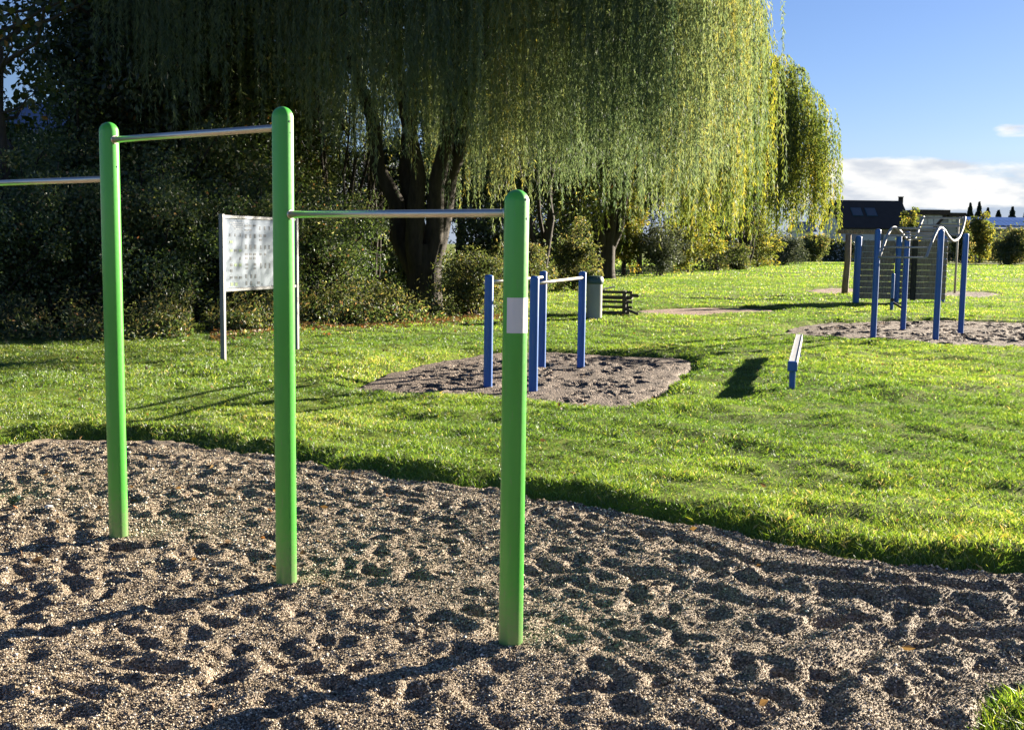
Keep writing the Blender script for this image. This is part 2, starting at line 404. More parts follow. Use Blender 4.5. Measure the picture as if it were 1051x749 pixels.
def grid_mesh(name, xs, ys, zf, mat, smooth=True, keep=None):
    X, Y = np.meshgrid(xs, ys); Z = zf(X, Y)
    nx, ny = len(xs), len(ys)
    V = np.stack([X.ravel(), Y.ravel(), Z.ravel()], 1)
    i = np.arange(ny - 1)[:, None] * nx + np.arange(nx - 1)[None, :]
    Fq = np.stack([i, i + 1, i + nx + 1, i + nx], -1).reshape(-1, 4)
    if keep is not None:
        k = keep(X, Y).ravel(); Fq = Fq[k[Fq].any(1)]
        used = np.unique(Fq); rm = np.full(len(V), -1); rm[used] = np.arange(len(used)); V = V[used]; Fq = rm[Fq]
    return np_mesh(name, V, Fq, mat, smooth)

def lawn_material():
    m, t, p, o = mat_new('lawn soil and turf'); L = t.links.new
    tc = N(t, 'ShaderNodeTexCoord')
    n1 = N(t, 'ShaderNodeTexNoise'); n1.inputs['Scale'].default_value = .22; n1.inputs['Detail'].default_value = 9; n1.inputs['Roughness'].default_value = .62
    L(tc.outputs['Object'], n1.inputs['Vector'])
    n2 = N(t, 'ShaderNodeTexNoise'); n2.inputs['Scale'].default_value = 9; n2.inputs['Detail'].default_value = 8; n2.inputs['Roughness'].default_value = .75
    L(tc.outputs['Object'], n2.inputs['Vector'])
    ad = N(t, 'ShaderNodeMath', operation='MULTIPLY_ADD'); L(n2.outputs[0], ad.inputs[0]); ad.inputs[1].default_value = .5
    hm = N(t, 'ShaderNodeMath', operation='MULTIPLY'); L(n1.outputs[0], hm.inputs[0]); hm.inputs[1].default_value = .5
    L(hm.outputs[0], ad.inputs[2])
    cr = N(t, 'ShaderNodeValToRGB'); L(ad.outputs[0], cr.inputs[0])
    e = cr.color_ramp.elements; e.new(.5); e.new(.62)
    for q, (pos, c) in zip(e, [(.36, (.045, .050, .020)), (.46, (.080, .120, .018)), (.56, (.150, .195, .024)), (.68, (.23, .22, .06))]):
        q.position = pos; q.color = (*c, 1)
    L(cr.outputs[0], p.inputs['Base Color']); p.inputs['Roughness'].default_value = 1; p.inputs['Specular IOR Level'].default_value = .1
    b = N(t, 'ShaderNodeBump'); b.inputs['Strength'].default_value = 1; b.inputs['Distance'].default_value = .05
    L(n2.outputs[0], b.inputs['Height']); L(b.outputs[0], p.inputs['Normal'])
    return m
def gravel_material(name, stops, scale, bump=.006):
    m, t, p, o = mat_new(name); L = t.links.new
    tc = N(t, 'ShaderNodeTexCoord')
    v = N(t, 'ShaderNodeTexVoronoi'); v.inputs['Scale'].default_value = scale; L(tc.outputs['Object'], v.inputs['Vector'])
    cr = N(t, 'ShaderNodeValToRGB'); L(v.outputs['Color'], cr.inputs[0])
    e = cr.color_ramp.elements
    while len(e) < len(stops): e.new(.5)
    for q, (pos, c) in zip(e, stops): q.position = pos; q.color = (*c, 1)
    n1 = N(t, 'ShaderNodeTexNoise'); n1.inputs['Scale'].default_value = 1.6; n1.inputs['Detail'].default_value = 5
    L(tc.outputs['Object'], n1.inputs['Vector'])
    r = N(t, 'ShaderNodeMapRange'); r.inputs[1].default_value = .3; r.inputs[2].default_value = .7; r.inputs[3].default_value = .75; r.inputs[4].default_value = 1.2
    L(n1.outputs[0], r.inputs[0])
    h = N(t, 'ShaderNodeHueSaturation'); L(cr.outputs[0], h.inputs['Color']); L(r.outputs[0], h.inputs['Value'])
    L(h.outputs[0], p.inputs['Base Color']); p.inputs['Roughness'].default_value = .85
    b = N(t, 'ShaderNodeBump'); b.invert = True; b.inputs['Strength'].default_value = 1; b.inputs['Distance'].default_value = bump
    L(v.outputs['Distance'], b.inputs['Height']); L(b.outputs[0], p.inputs['Normal'])
    return m
GST = [(0, (.040, .029, .020)), (.3, (.11, .083, .056)), (.55, (.22, .17, .115)), (.8, (.36, .29, .21)), (1, (.50, .46, .40))]
M_gravel = gravel_material('pea gravel', GST, 150)
M_gravel2 = gravel_material('pea gravel patch', [(0, (.018, .012, .009)), (.35, (.055, .038, .028)), (.65, (.13, .095, .072)), (.88, (.25, .20, .155)), (1, (.45, .40, .33))], 48, .018)
M_chips = gravel_material('wood chips', [(0, (.06, .04, .03)), (.5, (.22, .145, .11)), (1, (.40, .30, .24))], 45, .02)

def axis(*segs):
    out = [segs[0][0]]
    for a, b, s in segs:
        n = max(1, int(round((b - a) / s))); out += list(np.linspace(a, b, n + 1)[1:])
    return np.array(out)
xs = np.concatenate([-np.geomspace(1500, 16, 26), axis((-15.5, -6, .22), (-6, 7, .07), (7, 22, .22)), np.geomspace(23, 1500, 26)])
ys = np.concatenate([-np.geomspace(300, 5, 10), axis((-4, 3, .25), (3, 10, .07), (10, 30, .14), (30, 60, .5), (60, 120, 3)), np.geomspace(124, 2500, 24)])
link('lawn', grid_mesh('lawn', xs, ys, lawn_z, lawn_material()))
tag(bpy.data.objects['lawn'], kind='structure')

# footprints and dents in the loose gravel
def dents(x0, x1, y0, y1, dens, rmin, rmax, dmin, dmax, seed):
    r = np.random.default_rng(seed); n = int((x1 - x0) * (y1 - y0) * dens)
    return np.stack([r.uniform(x0, x1, n), r.uniform(y0, y1, n), r.uniform(rmin, rmax, n), r.uniform(dmin, dmax, n), r.uniform(0, math.pi, n), r.uniform(1.1, 1.9, n)], 1)
def dent_field(xs, ys, D):
    X, Y = np.meshgrid(xs, ys); Z = np.zeros(X.shape)
    dx = xs[1] - xs[0]; dy = ys[1] - ys[0]
    for cx, cy, r, dp, a, el in D:
        R = r * el * 1.9
        i0 = max(0, int((cx - R - xs[0]) / dx)); i1 = min(len(xs), int((cx + R - xs[0]) / dx) + 1)
        j0 = max(0, int((cy - R - ys[0]) / dy)); j1 = min(len(ys), int((cy + R - ys[0]) / dy) + 1)
        if i1 <= i0 or j1 <= j0: continue
        x = X[j0:j1, i0:i1] - cx; y = Y[j0:j1, i0:i1] - cy
        x = x + r * .28 * np.sin(y * 31 + cx * 40); y = y + r * .28 * np.sin(x * 27 + cy * 40)
        u = (x * math.cos(a) + y * math.sin(a)) / (r * el); v = (-x * math.sin(a) + y * math.cos(a)) / r
        q = np.sqrt(u * u + v * v)
        Z[j0:j1, i0:i1] += -dp * np.exp(-(q / .85) ** 3) + dp * .36 * np.exp(-((q - 1.2) / .36) ** 2)
    return X, Y, Z

gx = np.arange(-6.5, 6.0, .02); gy = np.arange(2.2, 9.2, .02)
D = np.concatenate([dents(-6.5, 6, 2.2, 9.2, 30, .044, .080, .018, .036, 11), dents(-6.5, 6, 2.2, 9.2, 10, .025, .05, .008, .018, 12)])
GX, GY, GZ = dent_field(gx, gy, D)
GZ += (vnoise(GX * 1.1, GY * 1.1, 21, 2) - .5) * .05 + (vnoise(GX * 7, GY * 7, 22, 3) - .5) * .034 + (vnoise(GX * 23, GY * 23, 23, 2) - .5) * .016
GZ = np.clip(GZ * .78, -.07, .05)
GD = near_d(GX, GY)
# scuffed furrows running along the right-hand edge
for k, off in enumerate((.32, .62, .95)):
    wgt = sstep(.3, 1.4, GX) * .022
    GZ += wgt * (np.exp(-((-GD - off + .06 * np.sin(GX * 3 + k)) / .07) ** 2) - np.exp(-((-GD - off - .13 + .06 * np.sin(GX * 3 + k)) / .06) ** 2))
GZ = GZ * (.35 + .65 * sstep(.0, .35, -GD)) - .022 * np.exp(-((GD + .10) / .10) ** 2)       # worn trough at the turf edge
POSTS_G = [G(122, 552), G(294, 599), G(524, 661)]
for P in POSTS_G:                                     # little heap round every post
    q = np.hypot(GX - P.x, GY - P.y)
    GZ = GZ * sstep(.02, .22, q) + .012 * np.exp(-(q / .14) ** 2)
def gz_at(x, y):
    i = np.clip(((x - gx[0]) / .02), 0, len(gx) - 1.001); j = np.clip(((y - gy[0]) / .02), 0, len(gy) - 1.001)
    i0 = i.astype(int); j0 = j.astype(int); fx = i - i0; fy = j - j0
    return (GZ[j0, i0] * (1 - fx) + GZ[j0, i0 + 1] * fx) * (1 - fy) + (GZ[j0 + 1, i0] * (1 - fx) + GZ[j0 + 1, i0 + 1] * fx) * fy
GM = GZ - .10 * sstep(0, .10, GD)
link('gravel_area', grid_mesh('gravel_area', gx, gy, lambda x, y: GM, M_gravel, keep=lambda x, y: GD < .14))
tag(bpy.data.objects['gravel_area'], kind='structure')
# the rest of the gravel, beside and behind the camera
side = MB()
for x0, x1, y0, y1 in ((-14, -6.5, -4, 8.3), (-6.5, 9, -4, 2.2)):
    side.add([(x0, y0, -.004), (x1, y0, -.004), (x1, y1, -.004), (x0, y1, -.004)], [(0, 1, 2, 3)])
tag(side.build('gravel_ground', M_gravel), kind='structure')

def patch_gravel(name, poly, wob, step, mat, dens, rr, dd, seed, lvl=0.0):
    P = np.array(poly); x0, y0 = P.min(0) - .4; x1, y1 = P.max(0) + .4
    xs = np.arange(x0, x1, step); ys = np.arange(y0, y1, step)
    X, Y, Z = dent_field(xs, ys, dents(x0, x1, y0, y1, dens, rr[0], rr[1], dd[0], dd[1], seed))
    d = patch_d(X, Y, poly, wob); Z = (np.clip(Z, -.08, .05) + (vnoise(X * 3, Y * 3, seed, 3) - .5) * .05) * (.25 + .75 * sstep(0, .5, -d)) + lvl
    Z = Z - .12 * sstep(0, .12, d)
    o = link(name, grid_mesh(name, xs, ys, lambda a, b: Z, mat, keep=lambda a, b: d < .16)); tag(o, kind='structure')
    return o
patch_gravel('gravel_patch', bars_poly, .35, .035, M_gravel2, 26, (.045, .085), (.02, .042), 31)
patch_gravel('gravel_patch', climb_poly, .5, .05, M_gravel2, 16, (.06, .11), (.03, .055), 32)
patch_gravel('dirt_path', path_poly, .5, .12, M_chips, 1, (.1, .2), (.01, .03), 33, .02)
patch_gravel('bark_mulch', wood_poly, .6, .15, M_chips, 1, (.1, .2), (.01, .03), 34, .02)
patch_gravel('gravel_patch', pole_poly, .6, .15, M_gravel2, 1, (.1, .2), (.02, .04), 35, .02)

# loose stones: small faceted pebbles lying on the gravel
def pebbles(n_near):
    r = np.random.default_rng(41)
    y = r.uniform(3.45 ** .0 * 3.45, 9.0, n_near * 3); keep = r.random(len(y)) < (4.2 / y) ** .9; y = y[keep][:n_near]
    x = r.uniform(-1, 1, len(y)) * (y * .49 + .25)
    d = near_d(x, y); k = (d < .06); x, y, d = x[k], y[k], d[k]
    z = gz_at(x, y) - .10 * sstep(0, .10, d)
    n = len(x); s = (.0027 + .0034 * r.random(n) ** 1.8) * (1 + .7 * (r.random(n) < .05)) * np.clip(y / 4.8, .95, 1.45)
    B = np.array([(1, 0, 0), (0, 1, 0), (-1, 0, 0), (0, -1, 0), (0, 0, .75), (0, 0, -.75)], float)
    B = B[None] * (s[:, None, None] * r.uniform(.7, 1.3, (n, 6, 1)))
    a = r.uniform(0, 2 * math.pi, n); tl = r.uniform(-.6, .6, n)
    ca, sa = np.cos(a)[:, None], np.sin(a)[:, None]; ct, st = np.cos(tl)[:, None], np.sin(tl)[:, None]
    X = B[..., 0]; Y = B[..., 1] * ct - B[..., 2] * st; Z = B[..., 1] * st + B[..., 2] * ct
    V = np.stack([X * ca - Y * sa + x[:, None], X * sa + Y * ca + y[:, None], Z + (z + s * .35)[:, None]], -1).reshape(-1, 3)
    Ft = np.array([(0, 1, 4), (1, 2, 4), (2, 3, 4), (3, 0, 4), (0, 3, 5), (1, 0, 5), (2, 1, 5), (3, 2, 5)])
    Fc = (np.arange(n)[:, None, None] * 6 + Ft[None]).reshape(-1, 3)
    rnd = np.repeat(r.random(n), 8)
    m, t, p, o = mat_new('pebbles'); a_ = N(t, 'ShaderNodeAttribute'); a_.attribute_name = 'rnd'
    cr = N(t, 'ShaderNodeValToRGB'); t.links.new(a_.outputs['Fac'], cr.inputs[0]); e = cr.color_ramp.elements
    st_ = [(0, (.035, .024, .016)), (.22, (.12, .090, .060)), (.48, (.26, .210, .140)), (.77, (.43, .37, .265)), (.93, (.62, .55, .43)), (1, (.78, .74, .66))]
    while len(e) < len(st_): e.new(.5)
    for q, (pos, c) in zip(e, st_): q.position = pos; q.color = (*c, 1)
    t.links.new(cr.outputs[0], p.inputs['Base Color']); p.inputs['Roughness'].default_value = .85; p.inputs['Specular IOR Level'].default_value = .25
    ob = link('loose_pebbles', np_mesh('loose_pebbles', V, Fc, m, False, {'rnd': rnd}))
    tag(ob, 'loose beige, grey and white pebbles covering the big gravel area in front', 'gravel', kind='stuff')
pebbles(255000)

# grass blades
def blades():
    r = np.random.default_rng(51)
    Vs = []; Rn = []
    zones = [(3.0, 8.0, 6000, .0040, .034), (8, 12, 4200, .0052, .034), (12, 20, 1700, .0085, .038), (20, 34, 440, .015, .044), (34, 60, 110, .028, .055), (60, 130, 16, .07, .08)]
    for y0, y1, dens, wd, ht in zones:
        area = .96 * (y1 ** 2 - y0 ** 2) / 2 + .8 * (y1 - y0)
        n = int(area * dens)
        y = np.sqrt(r.uniform(y0 ** 2, y1 ** 2, n)); x = r.uniform(-1, 1, n) * (y * .48 + .4)
        d = all_d(x, y)
        cl = vnoise(x * 2.6, y * 2.6, 61, 3); big = vnoise(x * .5, y * .5, 62, 3)
        keep = (d > -.035) & (r.random(n) < np.clip(.15 + 1.5 * cl, 0, 1)) & ~((y > 15) & (x < -1.05 - .0 * y) & (y > 22.5)) 
        x, y, d, cl, big = x[keep], y[keep], d[keep], cl[keep], big[keep]
        n = len(x); z = lawn_z(x, y, d)
        edge_ = np.exp(-(d / .30) ** 2)
        h = ht * r.uniform(.45, 1.25, n) * (.45 + 1.1 * cl) * (1 + .55 * edge_ * (y < 12))
        a = r.uniform(0, 2 * math.pi, n); ln = r.uniform(.2, 1.5, n) * h
        wv = wd * r.uniform(.6, 1.3, n); b = r.uniform(0, 2 * math.pi, n)
        base = np.stack([x, y, z - .008], 1)
        wvec = np.stack([np.cos(b) * wv * .5, np.sin(b) * wv * .5, 0 * wv], 1)
        tip = base + np.stack([np.cos(a) * ln, np.sin(a) * ln, h], 1)
        mid = base + np.stack([np.cos(a) * ln * .3, np.sin(a) * ln * .3, h * .62], 1)
        V = np.stack([base - wvec, base + wvec, mid + wvec * .7, tip, mid - wvec * .7], 1)
        Vs.append(V.reshape(-1, 3))
        Rn.append(np.clip(.34 + .75 * (big - .5) + .45 * (cl - .5) + r.normal(0, .22, n) + .4 * (r.random(n) < .08), 0, 1))
    V = np.concatenate(Vs); n = len(V) // 5
    Fc = np.arange(n)[:, None] * 5 + np.arange(5)[None]
    ob = link('grass', np_mesh('grass', V, Fc, L_grass, False, {'rnd': np.concatenate(Rn)}))
    tag(ob, 'short sunlit yellow green grass of the park lawn', 'grass', kind='stuff')
    print('blades', n)
blades()

# ------------------------------------------------------------------ vegetation
def leaf_quads(P, A, S, wl, r, bend=.15):
    """rhombic leaves: P centres, A axis (unit), S length, wl width"""
    n = len(P)
    B = r.normal(size=(n, 3)); B -= (B * A).sum(1)[:, None] * A; B /= np.linalg.norm(B, axis=1)[:, None] + 1e-9
    Nn = np.cross(A, B)
    S = np.broadcast_to(np.asarray(S, float), (n,)); wl = np.broadcast_to(np.asarray(wl, float), (n,))
    v0 = P; v2 = P + A * S[:, None] - Nn * (S * bend)[:, None]
    m = P + A * (S * .45)[:, None]
    v1 = m + B * (wl * .5)[:, None]; v3 = m - B * (wl * .5)[:, None]
    V = np.stack([v0, v1, v2, v3], 1).reshape(-1, 3)
    return V, np.arange(n)[:, None] * 4 + np.arange(4)[None]

def tubes_np(paths, n=6):
    """paths: list of (pts (k,3), radii (k,))"""
    Vs = []; Fs = []; b = 0
    ang = np.arange(n) * 2 * math.pi / n
    for pts, rad in paths:
        pts = np.asarray(pts, float); rad = np.asarray(rad, float); k = len(pts)
        t = np.gradient(pts, axis=0); t /= np.linalg.norm(t, axis=1)[:, None] + 1e-9
        ref = np.array([0.31, .95, .1]); x = np.cross(t, ref); x /= np.linalg.norm(x, axis=1)[:, None] + 1e-9
        y = np.cross(t, x)
        V = pts[:, None] + (x[:, None] * np.cos(ang)[None, :, None] + y[:, None] * np.sin(ang)[None, :, None]) * rad[:, None, None]
        Vs.append(V.reshape(-1, 3))
        i = b + np.arange(k - 1)[:, None] * n + np.arange(n)[None]
        j = b + np.arange(k - 1)[:, None] * n + (np.arange(n)[None] + 1) % n
        Fs.append(np.stack([i, j, j + n, i + n], -1).reshape(-1, 4)); b += k * n
    return np.concatenate(Vs), np.concatenate(Fs)

def curve(a, b, sag, k, r, wob=.0):
    a = np.asarray(a, float); b = np.asarray(b, float); t = np.linspace(0, 1, k)[:, None]
    p = a * (1 - t) + b * t; p[:, 2] += sag * (4 * t[:, 0] * (1 - t[:, 0]))
    p[1:-1] += r.normal(0, wob, (k - 2, 3))
    return p

def willow(name, loc, label, H, R, zb, seed, n_anchor, leaf, wleaf, spacing, mat, stems, rad, lean=0, group=None, zb_var=2.2, per=5, maxlen=6.5, left_up=0.0):
    """trunk(s), arching limbs and curtains of hanging shoots with narrow leaves"""
    r = np.random.default_rng(seed)
    root = empty(name, loc); tag(root, label, 'tree', group)
    # trunk and limbs
    paths = []; forks = []
    fork = H * .12
    flare = [(np.array([0, 0, -.25]), rad * 1.5), (np.array([0, 0, .15]), rad * 1.2), (np.array([.03, 0, .6]), rad * 1.02), (np.array([.05, 0, fork]), rad * .95)]
    paths.append((np.array([q[0] for q in flare]), [q[1] for q in flare]))
    for i in range(stems):
        a = 2 * math.pi * (i + r.uniform(-.2, .2)) / stems
        top = np.array([math.cos(a) * R * r.uniform(.22, .5) + lean, math.sin(a) * R * r.uniform(.22, .5), H * r.uniform(.62, .86)])
        p = curve((math.cos(a) * rad * .3, math.sin(a) * rad * .3, fork * .55), top, -.6, 9, r, .10)
        p[:, :2] += (p[:, 2:3] > 0) * 0
        paths.append((p, np.linspace(rad * .58, .07, 9))); forks.append(p)
    # anchors over a lumpy dome and inside it
    u = r.random(n_anchor); rr = R * np.sqrt(u) * 1.0
    rr = np.where(r.random(n_anchor) < .35, R * r.uniform(.78, 1.03, n_anchor), rr)
    th = r.uniform(0, 2 * math.pi, n_anchor)
    lump = 1 + .13 * np.sin(3 * th + seed) + .09 * np.sin(7 * th + 2 * seed) + .05 * np.sin(13 * th)
    ax = rr * lump * np.cos(th) + lean; ay = rr * lump * np.sin(th)
    q = np.clip(1 - (rr / (R * 1.06)) ** 2, 0, 1)
    lay = np.where(r.random(n_anchor) < .5, 1.0, r.uniform(.45, 1.0, n_anchor))
    az = zb + (H - zb) * (.30 + .70 * np.sqrt(q)) * lay * (1 + .08 * np.sin(ax * 1.3 + seed) * np.cos(ay * 1.1))
    A = np.stack([ax, ay, az], 1)
    # branches out to some of the anchors
    allf = np.concatenate(forks)
    idx = r.choice(n_anchor, min(150, n_anchor), replace=False)
    for i in idx:
        c = A[i]; cand = allf[(allf[:, 2] < c[2] + .5)]
        if len(cand) == 0: continue
        dd = np.linalg.norm(cand - c, axis=1) + .6 * np.abs(c[2] - cand[:, 2] - 1.0)
        s = cand[np.argmin(dd)]
        L_ = np.linalg.norm(s - c)
        if L_ > R * 1.2: continue
        p = curve(s, c, L_ * .12, 6, r, L_ * .02)
        paths.append((p, np.linspace(.022 + L_ * .011, .012, 6)))
    V, Fq = tubes_np(paths, 8)
    tr = link('trunk', np_mesh('trunk', V, Fq, M_bark, True), root)
    # hanging shoots
    P = []; D = []; K = []
    zlow = zb + zb_var * (vnoise(A[:, 0] * .55 + 50, A[:, 1] * .55 + 50, seed, 2) - .35) * 1.6
    zlow = zlow + left_up * np.clip(-A[:, 0] / R, 0, 1) ** .7 * (.3 + 1.2 * vnoise(A[:, 0] * 1.1 + 20, A[:, 1] * 1.1, seed + 8, 2))
    for i in range(n_anchor):
        a = A[i]; out = np.array([a[0] - lean, a[1], 0.]); out /= np.linalg.norm(out) + 1e-6
        bunch = max(2, int(per * r.uniform(.5, 1.5)))
        bl = r.uniform(.45, 1.0) * maxlen; hue = r.normal(0, .17)
        for j in range(bunch):
            s0 = a + r.normal(0, .15, 3) * np.array([1, 1, .8]); ll = min(bl * r.uniform(.6, 1.1), s0[2] - max(.5, zlow[i] + r.normal(0, .5)))
            if ll < .6: continue
            k = max(4, int(ll / spacing)); t = np.sort(r.random(k))
            o_ = r.uniform(.15, .75)
            dirv = out + r.normal(0, .5, 3); dirv[2] = 0; dirv /= np.linalg.norm(dirv) + 1e-6
            g = 1 - np.exp(-t * ll * 1.6)
            pos = s0[None] + dirv[None] * (o_ * g)[:, None]
            arch = .18 * np.sin(np.clip(t * ll / .9, 0, 1) * math.pi)
            pos[:, 2] += arch - t * ll
            sway = r.normal(0, .045, 2); pos[:, 0] += sway[0] * t * ll; pos[:, 1] += sway[1] * t * ll
            P.append(pos); K.append(np.full(k, hue + r.normal(0, .06)))
            dd = r.normal(0, .30, (k, 3)); dd[:, 2] = -1 + np.abs(r.normal(0, .25, k)); D.append(dd)
    P = np.concatenate(P); D = np.concatenate(D); D /= np.linalg.norm(D, axis=1)[:, None]
    n = len(P)
    V, Fq = leaf_quads(P, D, leaf * r.uniform(.6, 1.25, n), wleaf * r.uniform(.7, 1.3, n), r)
    big = vnoise(P[:, 0] * .5 + 30, P[:, 1] * .5 + P[:, 2] * .25 + 30, seed + 3, 3)
    rn = np.clip(.42 + 1.0 * (big - .5) + np.concatenate(K) + r.normal(0, .11, n), 0, 1)
    link('crown', np_mesh('crown', V, Fq, mat, False, {'rnd': rn}), root)
    print(name, 'leaves', n)
    return root

def crown_tree(name, loc, label, H, R, z0, seed, n_clump, per, leaf, mat, rad, bark=None, group=None, cat='tree', clump=.55, aspect=.55, stems=1):
    r = np.random.default_rng(seed)
    root = empty(name, loc); tag(root, label, cat, group)
    # clumps spread through an uneven ellipsoid
    d = r.normal(size=(n_clump, 3)); d /= np.linalg.norm(d, axis=1)[:, None]
    rad_ = r.random(n_clump) ** (1 / 2.2)
    zc = (z0 + H) / 2; hz = (H - z0) / 2
    lump = 1 + .16 * np.sin(3 * np.arctan2(d[:, 1], d[:, 0]) + seed) + .14 * np.sin(4 * d[:, 2] + seed * 2)
    C = d * rad_[:, None] * lump[:, None] * np.array([R, R, hz]) + np.array([0, 0, zc])
    C[:, 2] = np.maximum(C[:, 2], z0 + .1)
    paths = []; mains = []
    for s in range(stems):
        off = r.normal(0, .18 * (stems > 1) * R * .5, 2); top = np.array([off[0] * 2.2, off[1] * 2.2, H * .86])
        p = curve((off[0] * .3, off[1] * .3, -.2), top, 0, 9, r, H * .008); paths.append((p, np.linspace(rad, rad * .12, 9) * np.array([1.35] + [1] * 8))); mains.append(p)
    allm = np.concatenate([np.stack([np.interp(np.linspace(0, 8, 40), range(9), p[:, k]) for k in range(3)], 1) for p in mains])
    for i in r.choice(n_clump, min(n_clump, 90), replace=False):
        c = C[i]; tgt = c[2] - .55 * np.hypot(c[0], c[1])
        cost = np.abs(allm[:, 2] - tgt) + .4 * np.hypot(allm[:, 0] - c[0], allm[:, 1] - c[1])
        cost += 50 * (allm[:, 2] < z0 * .6)
        s = allm[np.argmin(cost)]; L_ = np.linalg.norm(c - s)
        paths.append((curve(s, c, -L_ * .05, 5, r, L_ * .03), np.linspace(min(rad * .5, .012 + L_ * .018), .008, 5)))
    V, Fq = tubes_np(paths, 7)
    link('trunk', np_mesh('trunk', V, Fq, bark or M_bark2, True), root)
    ci = np.repeat(np.arange(n_clump), per)
    n = len(ci)
    off = r.normal(0, 1, (n, 3)); off /= np.linalg.norm(off, axis=1)[:, None]
    sz = clump * r.uniform(.6, 1.35, n_clump)
    P = C[ci] + off * (r.random(n) ** .45 * sz[ci])[:, None] * np.array([1, 1, .75])
    P[:, 2] = np.maximum(P[:, 2], .03)
    D = off + r.normal(0, .8, (n, 3)); D[:, 2] -= .35; D /= np.linalg.norm(D, axis=1)[:, None]
    V, Fq = leaf_quads(P, D, leaf * r.uniform(.6, 1.3, n), leaf * aspect * r.uniform(.7, 1.3, n), r)
    cr_ = r.random(n_clump); rn = np.clip(.45 + .5 * (cr_[ci] - .5) + r.normal(0, .2, n), 0, 1)
    link('crown', np_mesh('crown', V, Fq, mat, False, {'rnd': rn}), root)
    return root

def place(o, loc, rz, s, label):
    c = copy_tree(o); c.location = loc; c.rotation_euler = (0, 0, rz); c.scale = s if isinstance(s, tuple) else (s, s, s); c['label'] = label
    return c
def onlawn(px, Y, base=None):
    v = at(px, 300, Y); return (v.x, v.y, 0.0)

# --- the willows
GW = 'weeping willows along the edge of the lawn'
willow('willow_tree', onlawn(434, 26.7), 'huge dark weeping willow, nearest of all, with a forked thick trunk behind the green bars', 13.5, 6.1, 2.9, 3, 1850, .13, .017, .031, L_w1, 6, .44, lean=.3, group=GW, per=5, maxlen=7.0, zb_var=2.4, left_up=2.2)
willow('willow_tree', onlawn(621, 55), 'tall weeping willow with one dark trunk behind the litter bin and bench', 19, 7.3, 2.1, 5, 1500, .26, .038, .075, L_w2, 5, .42, group=GW, per=5, maxlen=8, zb_var=3)
willow('willow_tree', onlawn(762, 84), 'yellow green weeping willow farthest right, its fronds reaching out against the sky', 16.0, 5.1, 2.6, 9, 900, .30, .065, .14, L_w2, 5, .30, lean=.2, group=GW, per=4, maxlen=8, zb_var=2.5)

# --- dark broadleaf trees on the left and behind the willows
GT = 'dark broadleaf trees behind the hedge'
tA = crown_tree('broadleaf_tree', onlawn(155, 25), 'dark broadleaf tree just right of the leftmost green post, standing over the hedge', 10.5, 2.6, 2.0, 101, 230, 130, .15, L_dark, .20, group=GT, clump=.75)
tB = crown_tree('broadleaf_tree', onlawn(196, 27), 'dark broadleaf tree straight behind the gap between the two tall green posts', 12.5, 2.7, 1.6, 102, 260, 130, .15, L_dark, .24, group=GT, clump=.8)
tM = crown_tree('maple_tree', onlawn(8, 19.5), 'broadleaf tree with yellowing leaves in the top left corner', 9.0, 2.2, 3.6, 103, 32, 70, .13, L_maple, .13, group=GT, clump=.55, aspect=.8)
rows = [(tB, 165, 32, .9, 'dark broadleaf tree in the second row above the first steel bar'),
        (tA, 292, 30, .62, 'dark broadleaf tree behind the info board and the middle green post'),
        (tB, -60, 34, .7, 'lower dark tree beyond the left edge of the photo'),
        (tB, 205, 38, 1.1, 'back row dark tree right above the first steel bar'),
        (tA, 262, 41, .85, 'back row dark tree above the info board'),
        (tB, 335, 39, .52, 'lower dark tree right of the middle green post'),
        (tA, 395, 43, .60, 'lower dark tree behind the left side of the near willow trunk'),
        (tB, 470, 42, .85, 'dark tree behind the near willow, left of the right green post'),
        (tA, 530, 47, 1.0, 'dark tree straight behind the top of the right green post'),
        (tB, 575, 52, .95, 'dark tree left of the far willow trunk'),
        (tA, 655, 66, .95, 'dark tree right of the far willow trunk'),
        (tB, 510, 62, 1.0, 'tall dark tree far back behind the right green post')]
for k, (src, px, Y, s, lab) in enumerate(rows):
    place(src, onlawn(px, Y), 1.3 + k * 2.1, s, lab)

# --- hedge shrubs along the left
GS = 'shrubs of the hedge on the left'
sh = crown_tree('hedge_shrub', onlawn(-20, 19.0), 'leafy hedge shrub at the left edge of the photo', 2.9, 1.5, .05, 110, 120, 170, .062, L_hedge, .05, group=GS, cat='shrub', clump=.38, aspect=.65, stems=4)
sh2 = crown_tree('hedge_shrub', onlawn(150, 20.5), 'leafy hedge shrub right of the leftmost green post', 3.3, 1.6, .05, 111, 130, 170, .062, L_hedge, .05, group=GS, cat='shrub', clump=.38, aspect=.65, stems=4)
for k, (src, px, Y, s, lab) in enumerate([
        (sh2, 45, 19.8, 1.05, 'leafy hedge shrub with reddish leaves halfway between the photo edge and the leftmost post'),
        (sh, 100, 20.6, 1.1, 'leafy hedge shrub half hidden behind the leftmost green post'),
        (sh, 200, 21.4, 1.0, 'leafy hedge shrub left of the info board post'),
        (sh2, 255, 22.4, .95, 'leafy hedge shrub behind the info board'),
        (sh, 318, 23.6, 1.05, 'leafy hedge shrub right behind the middle green post'),
        (sh2, 75, 23.5, 1.5, 'tall hedge shrub in the second row left of the leftmost post'),
        (sh, 170, 24.5, 1.6, 'tall hedge shrub in the second row between the two tall posts'),
        (sh2, 235, 25.5, 1.4, 'tall hedge shrub in the second row above the info board'),
        (sh, 0, 22.8, 1.5, 'tall hedge shrub in the second row at the left edge')]):
    place(src, onlawn(px, Y), .7 + 1.9 * k, s, lab)

